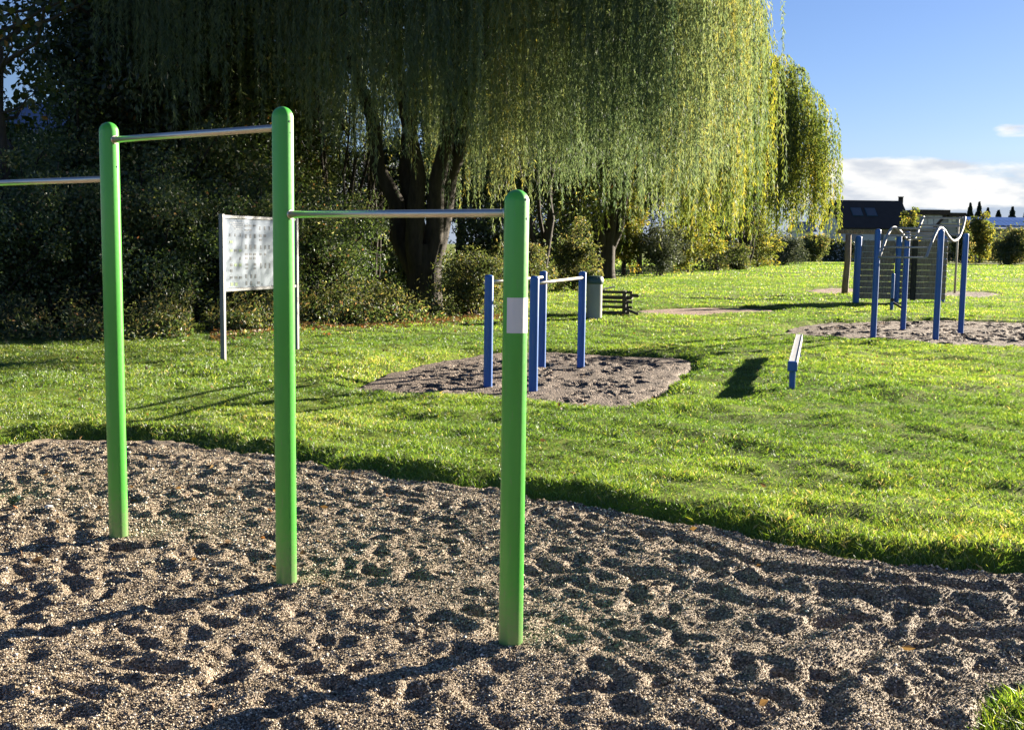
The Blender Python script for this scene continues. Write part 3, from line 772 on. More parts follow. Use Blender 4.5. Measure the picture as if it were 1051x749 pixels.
# --- bushes under the willows
GB = 'bushes under the willows'
def bush(px, Y, wpx, hpx, seed, mat, label, leaf=.08, nc=60, per=90, dark=False, cat='bush', cl=.30):
    s = Y / F; R = wpx * s / 2; H = hpx * s
    return crown_tree('bush', onlawn(px, Y), label, H, R * .85, .02, seed, nc, per, leaf, mat, .04, group=GB, cat=cat, clump=R * cl, aspect=.55, stems=4)
bush(484, 25.2, 78, 68, 201, L_bush, 'olive green bush with pale sunlit leaves right of the near willow trunk', .065, 90, 100)
bush(380, 25.5, 66, 42, 202, L_bush, 'low bush with yellow green leaves left of the near willow trunk', .065, 60, 80)
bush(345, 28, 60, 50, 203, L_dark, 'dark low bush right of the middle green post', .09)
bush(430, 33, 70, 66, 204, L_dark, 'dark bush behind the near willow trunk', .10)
bush(535, 33, 80, 60, 205, L_bush, 'bush behind the right green post, above the blue bars', .09, 80, 90)
bush(590, 40, 60, 66, 206, L_bush, 'bush left of the far willow trunk', .11, 80, 80)
bush(640, 60, 46, 90, 207, L_yel, 'yellow green bush directly right of the far willow trunk', .16, 80, 80)
bush(676, 60, 60, 52, 208, L_grey, 'dark grey green bush under the middle of the far willow', .16)
bush(706, 68, 66, 84, 209, L_yel, 'tall yellow green bush under the right side of the far willow', .18, 90, 80)
bush(735, 76, 60, 70, 210, L_bush, 'olive bush left of the many-stemmed tree', .2, 80, 80)
bush(776, 92, 60, 60, 211, L_yel, 'yellow bush behind the many-stemmed tree', .22, 80, 80)
bush(752, 80, 40, 26, 213, L_bush, 'small low bush at the foot of the many-stemmed tree', .16)
bush(803, 104, 50, 32, 212, L_grey, 'round grey green bush alone at the end of the tree line', .2, 60, 100)
bush(832, 130, 34, 30, 214, L_bush, 'brownish bush below the small white gable house', .25)
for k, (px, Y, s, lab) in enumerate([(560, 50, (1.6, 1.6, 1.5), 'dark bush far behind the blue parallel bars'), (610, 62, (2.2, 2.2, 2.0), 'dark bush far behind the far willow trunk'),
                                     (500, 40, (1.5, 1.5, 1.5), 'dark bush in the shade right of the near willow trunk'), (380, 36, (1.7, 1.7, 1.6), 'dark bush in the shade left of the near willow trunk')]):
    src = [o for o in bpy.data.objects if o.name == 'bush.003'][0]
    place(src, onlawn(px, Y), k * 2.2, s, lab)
# slender bare-ish stems in the thicket
def stem_tree(px, Y, seed, label, H=7, n=5, spread=.9, rad=.09):
    r = np.random.default_rng(seed); root = empty('thicket_stems', onlawn(px, Y)); tag(root, label, 'tree', 'bare stems in the thicket')
    paths = []; tips = []
    for i in range(n):
        a = r.uniform(0, 6.28); top = np.array([math.cos(a) * spread * r.uniform(.5, 1.6), math.sin(a) * spread, H * r.uniform(.7, 1)])
        p = curve((r.normal(0, .08), r.normal(0, .08), -.1), top, -.25, 8, r, .06); paths.append((p, np.linspace(rad * r.uniform(.5, 1), .012, 8)))
        for j in range(6):
            q = p[r.integers(2, 7)]; e = q + np.array([r.normal(0, .6), r.normal(0, .6), r.uniform(.3, 1.4)]); tips.append(e)
            paths.append((curve(q, e, .05, 4, r, .03), np.linspace(.018, .006, 4)))
    V, Fq = tubes_np(paths, 6); link('trunk', np_mesh('trunk', V, Fq, M_bark, True), root)
    T = np.array(tips); ci = r.integers(0, len(T), 900); P = T[ci] + r.normal(0, .28, (900, 3)); D = r.normal(size=(900, 3)); D[:, 2] -= 1; D /= np.linalg.norm(D, axis=1)[:, None]
    V, Fq = leaf_quads(P, D, .11, .03, r); link('crown', np_mesh('crown', V, Fq, L_w1, False, {'rnd': r.random(900)}), root)
stem_tree(352, 27.5, 301, 'leaning thin dark stems right of the middle green post', 6.5, 6, 1.2, .11)
stem_tree(385, 30, 302, 'thin dark stems just left of the near willow trunk', 7, 5, 1.0, .10)
stem_tree(556, 34, 303, 'dark thin forked tree behind the top of the blue bars', 6.5, 4, 1.0, .16)
stem_tree(765, 86, 304, 'dark many-stemmed small tree under the far right willow', 6.5, 7, 1.6, .16)

# weeds and litter along the foot of the hedge
def scatter(name, pts_f, n, leaf, asp, mat, seed, label, cat, flat=False, hmax=.3):
    r = np.random.default_rng(seed); x, y, z = pts_f(r, n); n = len(x)
    P = np.stack([x, y, z], 1)
    D = r.normal(size=(n, 3)); 
    if flat: D[:, 2] *= .22
    else: P[:, 2] += r.random(n) ** 1.8 * hmax * (.15 + 1.5 * vnoise(x * 2.3, y * 2.3, 78, 3) ** 1.6); D[:, 2] = np.abs(D[:, 2])
    D /= np.linalg.norm(D, axis=1)[:, None]
    V, Fq = leaf_quads(P, D, leaf * r.uniform(.6, 1.4, n), leaf * asp * r.uniform(.7, 1.3, n), r, .25)
    o = link(name, np_mesh(name, V, Fq, mat, False, {'rnd': r.random(n)})); tag(o, label, cat, kind='stuff')
def foot(r, n):
    t = r.random(n); px = -60 + t * 600
    yb = np.interp(px, [-60, 200, 300, 420, 540], [346, 344, 331, 325, 312]); Y = 1.6 * F / (yb - 248 + 0 * px) + r.normal(-.35, .5, n)
    x = (px - 525) / F * Y; c = vnoise(x * 1.4, Y * 1.4, 77, 2); k = c > .42
    return x[k], Y[k], LAWN + 0 * x[k]
scatter('undergrowth', foot, 30000, .075, .5, L_hedge, 71, 'weeds and nettles along the foot of the hedge', 'weeds', hmax=.45)
scatter('undergrowth', foot, 26000, .07, .38, L_bush, 75, 'tall pale weeds and grass standing in front of the hedge', 'weeds', hmax=.95)
def litter(r, n):
    px = r.uniform(215, 520, n); yb = np.interp(px, [-60, 200, 300, 420, 560], [348, 346, 333, 327, 318]); Y = 1.6 * F / (yb - 248) + r.normal(0, .9, n) - .3
    x = (px - 525) / F * Y; return x, Y, lawn_z(x, Y) + .03
scatter('leaf_litter', litter, 2300, .065, .8, L_fall, 72, 'brown and orange leaf litter under the trees', 'leaf litter', flat=True)
def fallen(r, n):
    y = np.sqrt(r.uniform(12, 900, n)); x = r.uniform(-1, 1, n) * y * .5; d = all_d(x, y)
    ok = np.where(y < 9.2, True, r.random(n) < .6)
    k = ok & ((d > .1) | ((d < -.1) & (y < 9.1)))
    x, y, d = x[k], y[k], d[k]; z = np.where(d > 0, lawn_z(x, y, d) + .045, gz_at(x, y) + .012)
    return x, y, z
scatter('fallen_leaves', fallen, 420, .045, .75, L_fall, 73, 'single orange leaves scattered over the gravel and the lawn', 'fallen leaves', flat=True)
def fallen2(r, n):
    x = r.uniform(-4.5, -1.0, n); y = r.uniform(5.5, 8.3, n); k = near_d(x, y) < -.08; x = x[k]; y = y[k]; return x, y, gz_at(x, y) + .01
scatter('fallen_leaves', fallen2, 90, .045, .7, L_fall, 74, 'small orange leaf scraps on the gravel around the leftmost green post', 'fallen leaves', flat=True)

# ------------------------------------------------------------------ far background
def bx(p0, p1): return [(p0[i] + p1[i]) / 2 for i in range(3)], [abs(p1[i] - p0[i]) for i in range(3)]
def zat(px, py, Y): return at(px, py, Y).z
def xat(px, Y): return at(px, 250, Y).x

def gable_house(name, label, x0, x1, Y, depth, ze, zr, wallm, roofm, windows=(), chimney=None, over=.5, skylights=()):
    """ridge parallel to x; windows (x, z, w, h) on the front wall, skylights (x, t, w, l) on the front slope"""
    root = empty(name, ((x0 + x1) / 2, Y + depth / 2, 0)); tag(root, label, 'house')
    cx = (x0 + x1) / 2; hw = (x1 - x0) / 2; hd = depth / 2
    m = MB(); m.box((0, 0, ze / 2 - .1), (2 * hw - 2 * over, depth - 2 * over, ze + .2))
    hx = hw - over; dy = hd - over; zt = zr - (zr - ze) * over / hd - .25
    m.add([(-hx, -dy, ze - .05), (-hx, dy, ze - .05), (-hx, 0, zt), (hx, -dy, ze - .05), (hx, dy, ze - .05), (hx, 0, zt)], [(0, 1, 2), (3, 5, 4), (0, 2, 5, 3), (1, 4, 5, 2)])
    wl = m.build('wall', wallm, root)
    rf = MB(); th = .22
    for s in (-1, 1):
        a = [(-hw, s * hd, ze), (hw, s * hd, ze), (hw, 0, zr), (-hw, 0, zr)]
        b = [(p[0], p[1], p[2] + th) for p in a]
        rf.add(a + b, [(0, 1, 2, 3), (4, 5, 6, 7), (0, 1, 5, 4), (1, 2, 6, 5), (2, 3, 7, 6), (3, 0, 4, 7)])
    roof = rf.build('roof', roofm, root)
    for (x, z, ww, hh) in windows:
        f = MB(); f.box((x - cx, -dy - .03, z), (ww + .2, .08, hh + .2)); fo = f.build('window', M_render, root)
        g = MB(); g.box((x - cx, -dy - .08, z), (ww, .04, hh)); g.build('pane', M_glass, fo)
    for (x, t, ww, ll) in skylights:
        c = Vector((x - cx, -hd * (1 - t), ze + (zr - ze) * t + th + .05)); sl_ = Vector((0, hd, zr - ze)).normalized()
        f = MB(); f.beam(c - sl_ * (ll / 2 + .08), c + sl_ * (ll / 2 + .08), ww + .16, .08); fo = f.build('skylight', M_lid, roof)
        g = MB(); nn = Vector((0, -sl_.z, sl_.y)) * .05
        g.beam(c + nn - sl_ * ll / 2, c + nn + sl_ * ll / 2, ww, .05); g.build('pane', M_skyl, roof)
    if chimney:
        x, wd, z0, z1 = chimney; c = MB(); c.box((x - cx, .3, (z0 + z1) / 2), (wd, wd, z1 - z0)); c.box((x - cx, .3, z1 + .04), (wd * 1.25, wd * 1.25, .1)); c.build('chimney', M_roof, roof)
    return root

Yh = 150
gable_house('house', 'house with a big dark tiled roof and two skylights behind the blue climbing frame', xat(860.5, Yh), xat(936.5, Yh), Yh, 10, zat(895, 235.5, Yh), zat(895, 206, Yh + 5) - .2,
            M_render, M_roof, windows=[(xat(880, Yh), zat(880, 243, Yh), 1.2, 1.2), (xat(903, Yh), zat(903, 243, Yh), 1.2, 1.2)],
            chimney=(xat(923, Yh + 5), .5, zat(923, 208, Yh + 5) - 1, zat(923, 202.5, Yh + 5)),
            skylights=[(xat(878.5, Yh + 2.5), .55, 1.25, 1.7), (xat(893, Yh + 2.5), .55, 1.25, 1.7)])
gable_house('house', 'small pale gable house with a chimney peeping out right of the last willow', xat(818, 190), xat(838, 190), 190, 8, zat(828, 238, 190), zat(828, 229, 194), M_render, M_roofb,
            windows=[(xat(831, 190), zat(831, 243, 190), 1, 1.2)], chimney=(xat(833, 194), .9, zat(833, 232, 194), zat(833, 223, 194)))
gable_house('house', 'house with a slate blue roof glimpsed through the trees at upper left', xat(-10, 62), xat(84, 62), 62, 9, zat(30, 137, 62), zat(30, 108, 66), M_render, M_roofb,
            windows=[(xat(10, 62), zat(10, 150, 62), 1.1, 1.2), (xat(60, 62), zat(60, 150, 62), 1.1, 1.2)])
def modern_house():
    Y = 162; x0, x1 = xat(936, Y), xat(989, Y)
    root = empty('house', ((x0 + x1) / 2, Y + 4, 0)); tag(root, 'modern house with a flat dark roof and a big pale glazed gable', 'house')
    ox, oy = -(x0 + x1) / 2, -(Y + 4)
    zt = zat(955, 215.5, Y); zb_ = zat(955, 220.5, Y); z2 = zat(980, 218.5, Y); z2b = zat(980, 222.5, Y)
    w_ = MB(); a, b = bx((x0 + .4, Y, -.2), (xat(970, Y), Y + 8, zb_)); w_.box((a[0] + ox, a[1] + oy, a[2]), b)
    a, b = bx((xat(970, Y) + .05, Y + .5, -.2), (x1 - .2, Y + 8, z2b)); w_.box((a[0] + ox, a[1] + oy, a[2]), b); w_.build('wall', M_gwall, root)
    r_ = MB(); a, b = bx((x0, Y - .8, zb_), (xat(971.5, Y), Y + 8.4, zt)); r_.box((a[0] + ox, a[1] + oy, a[2]), b); r_.build('roof', M_roof, root)
    r_ = MB(); a, b = bx((xat(971.8, Y), Y - .4, z2b), (x1, Y + 8.4, z2)); r_.box((a[0] + ox, a[1] + oy, a[2]), b); r_.build('roof', M_roof, root)
    g = MB(); p = [(xat(944, Y) + ox, -4.06, zat(944, 221.5, Y)), (xat(967, Y) + ox, -4.06, zat(967, 221.5, Y)), (xat(956, Y) + ox, -4.06, zat(956, 234, Y)), (xat(944, Y) + ox, -4.06, zat(944, 234, Y))]
    g.add(p + [(q[0], q[1] + .05, q[2]) for q in p], [(3, 2, 1, 0), (4, 5, 6, 7), (0, 1, 5, 4), (1, 2, 6, 5), (2, 3, 7, 6), (3, 0, 4, 7)])
    gl = g.build('window', M_pale, root)
    for px in (950.5, 957):
        f = MB(); a = Vector((xat(px, Y) + ox, -4.1, zat(px, 221.5, Y))); c = Vector((a.x, a.y, zat(px, 232, Y))); f.beam(c, a, .08, .08); f.build('glazing_bar', M_gwall, gl)
    f = MB(); f.beam((xat(968.5, Y) + ox, -4.15, zb_ - .02), (xat(956.5, Y) + ox, -4.15, zat(956, 235.5, Y)), .35, .3); f.build('gable_beam', M_roof, root)
    for px, py in ((975, 226), (979, 225)):
        f = MB(); f.box((xat(px, Y) + ox, -3.58, zat(px, py, Y)), (.45, .1, .7)); f.build('window', M_render, root)
modern_house()
def barn():
    Y = 185; x0, x1 = xat(1002, Y), xat(1150, Y); root = empty('barn', ((x0 + x1) / 2, Y + 7, 0)); tag(root, 'long low barn with blue solar panels on its roof at the right edge', 'barn')
    ox, oy = -(x0 + x1) / 2, -(Y + 7); hx = (x1 - x0) / 2
    z1 = zat(1030, 235.5, Y); z2 = zat(1030, 224, Y + 5)
    w_ = MB(); w_.box((0, .2, z1 / 2 - .1), (2 * hx - .6, 13.0, z1 + .1)); w_.build('wall', M_gwall, root)
    def slope(y0, za, y1, zb_, m, nm, t=.15, par=root):
        r_ = MB(); p = [(-hx, y0, za), (hx, y0, za), (hx, y1, zb_), (-hx, y1, zb_)]
        r_.add(p + [(a, b, c + t) for a, b, c in p], [(3, 2, 1, 0), (4, 5, 6, 7), (0, 1, 5, 4), (1, 2, 6, 5), (2, 3, 7, 6), (3, 0, 4, 7)]); return r_.build(nm, m, par)
    rf = slope(-7.6, z1, 0, z2, M_corr, 'roof'); slope(0, z2, 7.6, z1, M_corr, 'roof')
    k = .24; nx = 26; wx = (2 * hx - .6) / nx
    for i in range(nx):
        for j in range(2):
            t0 = .2 + j * .39; t1 = t0 + .37; r_ = MB(); xa = -hx + .3 + i * wx
            p = [(xa, -7.6 * (1 - t0), z1 + (z2 - z1) * t0 + k), (xa + wx * .95, -7.6 * (1 - t0), z1 + (z2 - z1) * t0 + k), (xa + wx * .95, -7.6 * (1 - t1), z1 + (z2 - z1) * t1 + k), (xa, -7.6 * (1 - t1), z1 + (z2 - z1) * t1 + k)]
            r_.add(p + [(a, b, c + .05) for a, b, c in p], [(3, 2, 1, 0), (4, 5, 6, 7), (0, 1, 5, 4), (1, 2, 6, 5), (2, 3, 7, 6), (3, 0, 4, 7)]); r_.build('solar_panel', M_solar, rf)
barn()

# trees and hedges in front of the houses
GF = 'far trees in front of the houses'
def far_tree(px, Y, wpx, top, seed, mat, label, leaf=.35, nc=60, per=60, z0=.3, name='garden_tree'):
    R = wpx * Y / F / 2; H = zat(px, top, Y)
    return crown_tree(name, onlawn(px, Y), label, H, R * .85, z0, seed, nc, per, leaf, mat, .12, group=GF, clump=R * .33, aspect=.7)
far_tree(931, 125, 24, 214, 401, L_yel, 'small yellowing garden tree right of the dark-roofed house', .28)
far_tree(1003, 140, 28, 219, 402, L_yel, 'tall slim yellow green tree behind the right climbing frame post', .30, 90)
far_tree(985, 135, 20, 232, 403, L_bush, 'low olive bush-like tree behind the wavy ladder', .30)
far_tree(1036, 130, 42, 234, 404, L_bush, 'round olive green tree in front of the barn at the right edge', .28, 90, 70)
far_tree(1075, 138, 40, 238, 405, L_bush, 'olive green tree just beyond the right edge', .28)
far_tree(850, 155, 16, 243, 406, L_bush, 'small brownish tree left of the dark-roofed house', .30)
GC = 'conifers on the skyline behind the barn'
con = None
def conifer(px, Y, top, wpx, label):
    global con
    H = zat(px, top, Y); R = wpx * Y / F / 2
    if con is None:
        r = np.random.default_rng(500); root = empty('conifer', onlawn(px, Y)); root['group'] = GC; root['category'] = 'conifer'
        n = 5000; t = r.random(n) ** .8; a = r.uniform(0, 6.28, n); tier = .55 + .45 * np.abs(np.sin(t * 26)); lb = 1 + .3 * np.sin(a * 5 + t * 30)
        rad = (1 - t) * tier * lb * r.random(n) ** .4; P = np.stack([np.cos(a) * rad, np.sin(a) * rad, .08 + t * .92 - rad * .05], 1)
        D = np.stack([np.cos(a), np.sin(a), -.5 + r.normal(0, .3, n)], 1); D /= np.linalg.norm(D, axis=1)[:, None]
        V, Fq = leaf_quads(P, D, .10, .05, r); V[:, 2] = V[:, 2]
        link('crown', np_mesh('crown', V, Fq, L_con, False, {'rnd': r.random(n)}), root)
        m = MB(); m.tube([(0, 0, -.02), (0, 0, .5), (0, 0, .98)], [.09, .05, .01], 7); m.build('trunk', M_bark2, root); con = root; c = root
    else:
        c = copy_tree(con); c.location = onlawn(px, Y); c.rotation_euler = (0, 0, px)
    c.scale = (R, R, H); c['label'] = label
for px, top, wd, lab in [(991, 208, 24, 'pointed conifer, first from the left, rising behind the yellow green tree'), (1000, 207, 24, 'tall conifer, second from the left on the skyline'),
                         (1009, 213, 26, 'conifer third from the left, above the start of the solar roof'), (1020, 215.5, 30, 'broad low conifer fourth from the left above the barn'),
                         (1034, 212, 28, 'conifer fifth from the left above the barn'), (1048, 213, 22, 'slim conifer at the right edge of the photo above the barn')]:
    conifer(px, 225, top, wd, lab)
def far_hedge(name, label, px0, px1, Y, top, mat, seed, leaf=.3, cat='hedge'):
    r = np.random.default_rng(seed); x0, x1 = xat(px0, Y), xat(px1, Y); H = zat((px0 + px1) / 2, top, Y)
    root = empty(name, ((x0 + x1) / 2, Y, 0)); tag(root, label, cat)
    hw = (x1 - x0) / 2; n = int(hw * 2 * H * 170)
    x = r.uniform(-hw, hw, n); hh = H * (.82 + .3 * vnoise(x * .6 + 9, x * 0 + seed, seed, 3)); z = r.random(n) ** .8 * hh; y = r.normal(0, .45, n)
    P = np.stack([x, y, z], 1); D = r.normal(size=(n, 3)); D /= np.linalg.norm(D, axis=1)[:, None]
    V, Fq = leaf_quads(P, D, leaf * r.uniform(.6, 1.3, n), leaf * .6, r); link('foliage', np_mesh('foliage', V, Fq, mat, False, {'rnd': r.random(n)}), root)
far_hedge('hedge', 'dark clipped hedge in front of the dark-roofed house', 846, 932, 142, 247, L_dark, 601)
far_hedge('hedge', 'dark hedge at the far end of the lawn behind the climbing wall', 932, 1000, 146, 249, L_dark, 602)
far_hedge('hedge', 'brownish rough hedge in front of the barn', 1000, 1140, 150, 246, L_bush, 603)
far_hedge('hedge', 'low scrub at the end of the lawn below the small gable house', 812, 846, 148, 251, L_bush, 604)
def lamp_post():
    b = at(1006, 262, 140); root = empty('lamp_post', (b.x, b.y, 0)); tag(root, 'thin pale lamp post in front of the barn roof', 'lamp post')
    H = zat(1007, 223, 140); m = MB(); m.tube([(0, 0, -.1), (0, 0, 1), (0, 0, H)], [.11, .09, .06], 8); m.build('pole', M_galv, root)
    m = MB(); m.box((0, -.25, H + .03), (.18, .6, .1), bev=.03); m.build('lamp_head', M_galv, root)
lamp_post()

# ------------------------------------------------------------------ play equipment
def ring_oct(c, r, n=40, k=.055, rot=0.0, z=0.0):
    out = []
    for i in range(n):
        t = 2 * math.pi * i / n; a = (t + math.pi / 8) % (math.pi / 4) - math.pi / 8
        oct_ = math.cos(math.pi / 8) / math.cos(a)
        rr = r * (1 - k * (1 - (.5 * oct_ / math.cos(math.pi / 8) * 1.0 + .5) ** -1) * 0) * (.45 + .55 * oct_ / .962)
        out.append(Vector((c[0] + rr * math.cos(t + rot), c[1] + rr * math.sin(t + rot), z)))
    return out
def post_mesh(name, r, H, mat, parent, loc, rot, dome=1.0, below=.35, n=40):
    rings = [ring_oct((0, 0), r, n, rot=rot, z=-below), ring_oct((0, 0), r, n, rot=rot, z=0), ring_oct((0, 0), r, n, rot=rot, z=(H - r * dome) * .5), ring_oct((0, 0), r, n, rot=rot, z=H - r * dome)]
    for k in range(1, 9):
        a = k / 8 * math.pi / 2 * .985
        rings.append(ring_oct((0, 0), r * math.cos(a), n, rot=rot, z=H - r * dome + r * dome * math.sin(a)))
    m = MB(); m.loft(rings); return m.build(name, mat, parent, loc, smooth=True)

def green_station():
    P = POSTS_G; P = [Vector((p.x, p.y, 0)) for p in P]
    ext = P[0] * 2 - P[1]; allp = [ext] + P
    root = empty('pull_up_bars', P[1]); tag(root, 'bright green pull-up station with round-topped posts and steel bars in the foreground', 'pull-up bars')
    d = (P[2] - P[0]).normalized(); rot = math.atan2(d.y, d.x)
    tops = [1.95]
    for p, (px, py) in zip(P, ((111, 125.5), (288, 109.5), (531, 194.5))): tops.append(at(px, py, p.y).z)
    R = .0505
    posts = []
    for p, H in zip(allp, tops):
        posts.append(post_mesh('post', R, H, M_green, root, p - P[1], rot))
    def bar(i, j, pa, pb):
        a, b = allp[i], allp[j]
        za = at(*pa, a.y).z if pa else None; zb_ = at(*pb, b.y).z
        if za is None: za = zb_
        z = (za + zb_) / 2
        m = MB(); A = Vector((a.x, a.y, z)) + d * R * .9; B = Vector((b.x, b.y, z)) - d * R * .9
        m.tube([A - P[1], (A + B) / 2 - P[1], B - P[1]], .0168, 20); bo = m.build('bar', M_steel, root, smooth=True)
        for q, s in ((A, 1), (B, -1)):
            m = MB(); m.tube([q - P[1] - d * s * .004, q - P[1] + d * s * .010], .0225, 20); m.build('collar', M_steel, bo, smooth=True)
        return z
    bar(0, 1, None, (103, 183.5)); bar(1, 2, (114, 143), (277, 132)); bar(2, 3, (297, 219.5), (519, 219.5))
    # screws on the camera-facing sides
    cd = lambda p: (Vector((0, 0, 0)) - Vector((p.x, p.y, 0))).normalized()
    for po, p, lst in ((posts[1], P[0], ((.45, tops[1] - .075), (.62, tops[1] - .235))), (posts[2], P[1], ((.5, tops[2] - .07), (.62, tops[2] - .12))), (posts[3], P[2], ((.72, tops[3] - .115), (.62, tops[3] - .04)))):
        c = cd(p); s = Vector((-c.y, c.x, 0))
        for off, z in lst:
            dr = (c * math.cos(off * 1.45) + s * math.sin(off * 1.45)); rr = R * (1.0 if z < po.dimensions.z - .5 else .97)
            m = MB(); m.tube([dr * (rr - .006) + Vector((0, 0, z)), dr * (rr + .0015) + Vector((0, 0, z))], .0052, 10); m.build('bolt', M_bolt, po)
    # blank white sticker wrapped round the right post
    p = P[2]; c = cd(p); z1 = at(527, 305, p.y).z; z0 = at(527, 341, p.y).z; a0 = math.atan2(c.y, c.x)
    m = MB(); vs = []; n = 16
    for z in (z0, z1):
        for k in range(n + 1):
            a = a0 + math.radians(-40 + 118 * k / n) - .02
            t = a - rot; aa = (t + math.pi / 8) % (math.pi / 4) - math.pi / 8; rr = R * (.45 + .55 * (math.cos(math.pi / 8) / math.cos(aa)) / .962) + .0005
            vs.append((rr * math.cos(a), rr * math.sin(a), z))
    m.add(vs, [(k, k + 1, n + 2 + k, n + 1 + k) for k in range(n)]); m.build('sticker', M_sticker, posts[3], smooth=True)
green_station()

def blue_post(parent, base, top_z, origin, r=.052, rot=0., dome=.45):
    return post_mesh('post', r, top_z, M_blue, parent, Vector((base.x, base.y, 0)) - origin, rot, dome=dome, n=24)
def parallel_bars():
    B = [G(500.7, 397.5), G(547, 401), G(556, 376.5), G(596, 377)]
    tz = [at(502, 282, B[0].y).z, at(549, 283, B[1].y).z, at(557, 278, B[2].y).z, at(597, 278.5, B[3].y).z]
    h = sum(tz) / 4; o = (B[0] + B[3]) / 2; o.z = 0
    root = empty('parallel_bars', o); tag(root, 'waist-high pair of steel bars on four blue posts in the middle gravel patch', 'parallel bars')
    for b in B: blue_post(root, b, h, o, rot=math.atan2(B[2].y - B[0].y, B[2].x - B[0].x))
    for a, b in ((B[0], B[2]), (B[1], B[3])):
        A = Vector((a.x, a.y, h - .085)) - o; C = Vector((b.x, b.y, h - .085)) - o; d = (C - A).normalized()
        m = MB(); m.tube([A + d * .045, (A + C) / 2, C - d * .045], .021, 14); m.build('bar', M_steel, root, smooth=True)
parallel_bars()

def info_board():
    L_ = G(229.5, 369.5, LAWN); R_ = G(304.5, 357.6, LAWN); L_.z = R_.z = 0
    d = (R_ - L_).normalized(); nrm = Vector((d.y, -d.x, 0)); 
    if nrm.y > 0: nrm = -nrm
    root = empty('info_board', (L_ + R_) / 2); tag(root, 'white exercise board in a grey metal frame behind the middle green post', 'info board'); O = (L_ + R_) / 2
    H = at(228, 219.5, L_.y).z
    for p in (L_, R_):
        m = MB(); q = p - O; m.beam(q + Vector((0, 0, -.3)), q + Vector((0, 0, H)), .062, .062, .008, upv=d); m.build('post', M_galv, root)
    z1 = H - .035; z0 = at(231, 299.5, L_.y).z + .02
    a = L_ - O + d * .032; b = R_ - O - d * .032
    for z, nm in ((z1, 'top_rail'), (z0, 'bottom_rail')):
        m = MB(); m.beam(a + Vector((0, 0, z)), b + Vector((0, 0, z)), .045, .045, .005); m.build(nm, M_galv, root)
    # panel sheet
    W = (b - a).length; c = (a + b) / 2 + Vector((0, 0, (z0 + z1) / 2)); hh = z1 - z0 - .05
    R3 = Matrix((d, -nrm, Vector((0, 0, 1)))).transposed()
    m = MB(); m.box(c, (W - .004, .018, hh), R3); pan = m.build('panel', M_panel, root)
    def pr(px, py):      # pixel -> panel coordinates
        r_ = ray(px, py); o_ = CAM - (O + c + nrm * .009); t = -o_.dot(nrm) / r_.dot(nrm); q = CAM + r_ * t - (O + c)
        return q.dot(d), q.z
    def mark(mb, u, v, w_, h_, off=.0105): mb.box(c + d * u + Vector((0, 0, v)) + nrm * off, (w_, .003, h_), R3)
    s = 7.486
    dark, lite, grn = MB(), MB(), MB()
    rows = [(163, [245, 275, 307], 22, 14, 0), (196, [245, 275], 22, 12, 0), (182, [350, 386, 422], 9, 30, 0), (235, [120, 160, 200], 8, 24, 0), (243, [242, 277, 311], 13, 34, 0), (240, [355, 388], 18, 22, 0), (272, [355], 20, 16, 0),
            (286, [128], 24, 20, 1), (325, [243, 278, 314], 15, 36, 0), (328, [357, 390, 422], 10, 30, 0), (353, [130, 165, 198], 20, 20, 1), (382, [246, 278, 310], 20, 18, 0), (382, [356, 390], 14, 18, 0), (414, [124, 198], 9, 26, 0), (412, [246, 278, 308], 18, 22, 0),
            (464, [130, 163, 198], 20, 22, 1), (460, [250, 312], 18, 18, 0), (490, [250, 312], 18, 14, 0), (470, [357, 392, 424], 10, 44, 0), (508, [130], 18, 22, 1), (560, [130, 167, 200], 20, 20, 0), (550, [245, 284, 316], 12, 32, 0), (612, [135, 168], 20, 26, 1), (604, [247, 283], 12, 36, 0), (600, [340], 18, 20, 0)]
    for yz, xs_, ww, hh_, g_ in rows:
        for xz in xs_:
            u0, v0 = pr(220 + xz / s, 210 + yz / s); u1, _ = pr(220 + (xz + ww) / s, 210 + yz / s); _, v1 = pr(220 + xz / s, 210 + (yz + hh_) / s)
            mb = grn if (g_ and random.random() < .5) else dark
            mark(mb, u0, v0, (u1 - u0) * 1.0, abs(v0 - v1) * .95)
    # the hidden right part carries the same kind of pictograms
    for i in range(3):
        for k in range(9):
            for j in range(3):
                u = -.02 + i * .30 + j * .075
                if u > W / 2 - .06: continue
                uv = .0 + hh / 2 - .14 - k * .098
                if u > pr(283, 250)[0] and uv > -hh / 2 + .05: mark(dark, u, uv, .035, .05)
    for k in range(4): mark(lite, -W / 2 + .30 + .02 * k, hh / 2 - .05 - k * .028, .34 - .05 * k, .010)
    me = pan.data; vs = [tuple(v.co) for v in me.vertices]; fs = [tuple(p.vertices) for p in me.polygons]; mi = [0] * len(fs)
    for k, mb in enumerate((dark, lite, grn)):
        b0 = len(vs); vs += mb.v; fs += [tuple(b0 + i for i in f) for f in mb.f]; mi += [k + 1] * len(mb.f)
    me.clear_geometry(); me.from_pydata(vs, [], fs)
    for mm in (M_print, M_printl, M_printg): me.materials.append(mm)
    me.polygons.foreach_set('material_index', mi); me.update()
    for u, v in ((-W / 2 + .03, hh / 2 - .03), (-W / 2 + .03, 0), (-W / 2 + .03, -hh / 2 + .03), (0, -hh / 2 + .03), (W / 2 - .03, hh / 2 - .03), (W / 2 - .03, -hh / 2 + .03)):
        m = MB(); q = c + d * u + Vector((0, 0, v)); m.tube([q + nrm * .008, q + nrm * .014], .008, 8); m.build('screw', M_bolt, pan)
info_board()

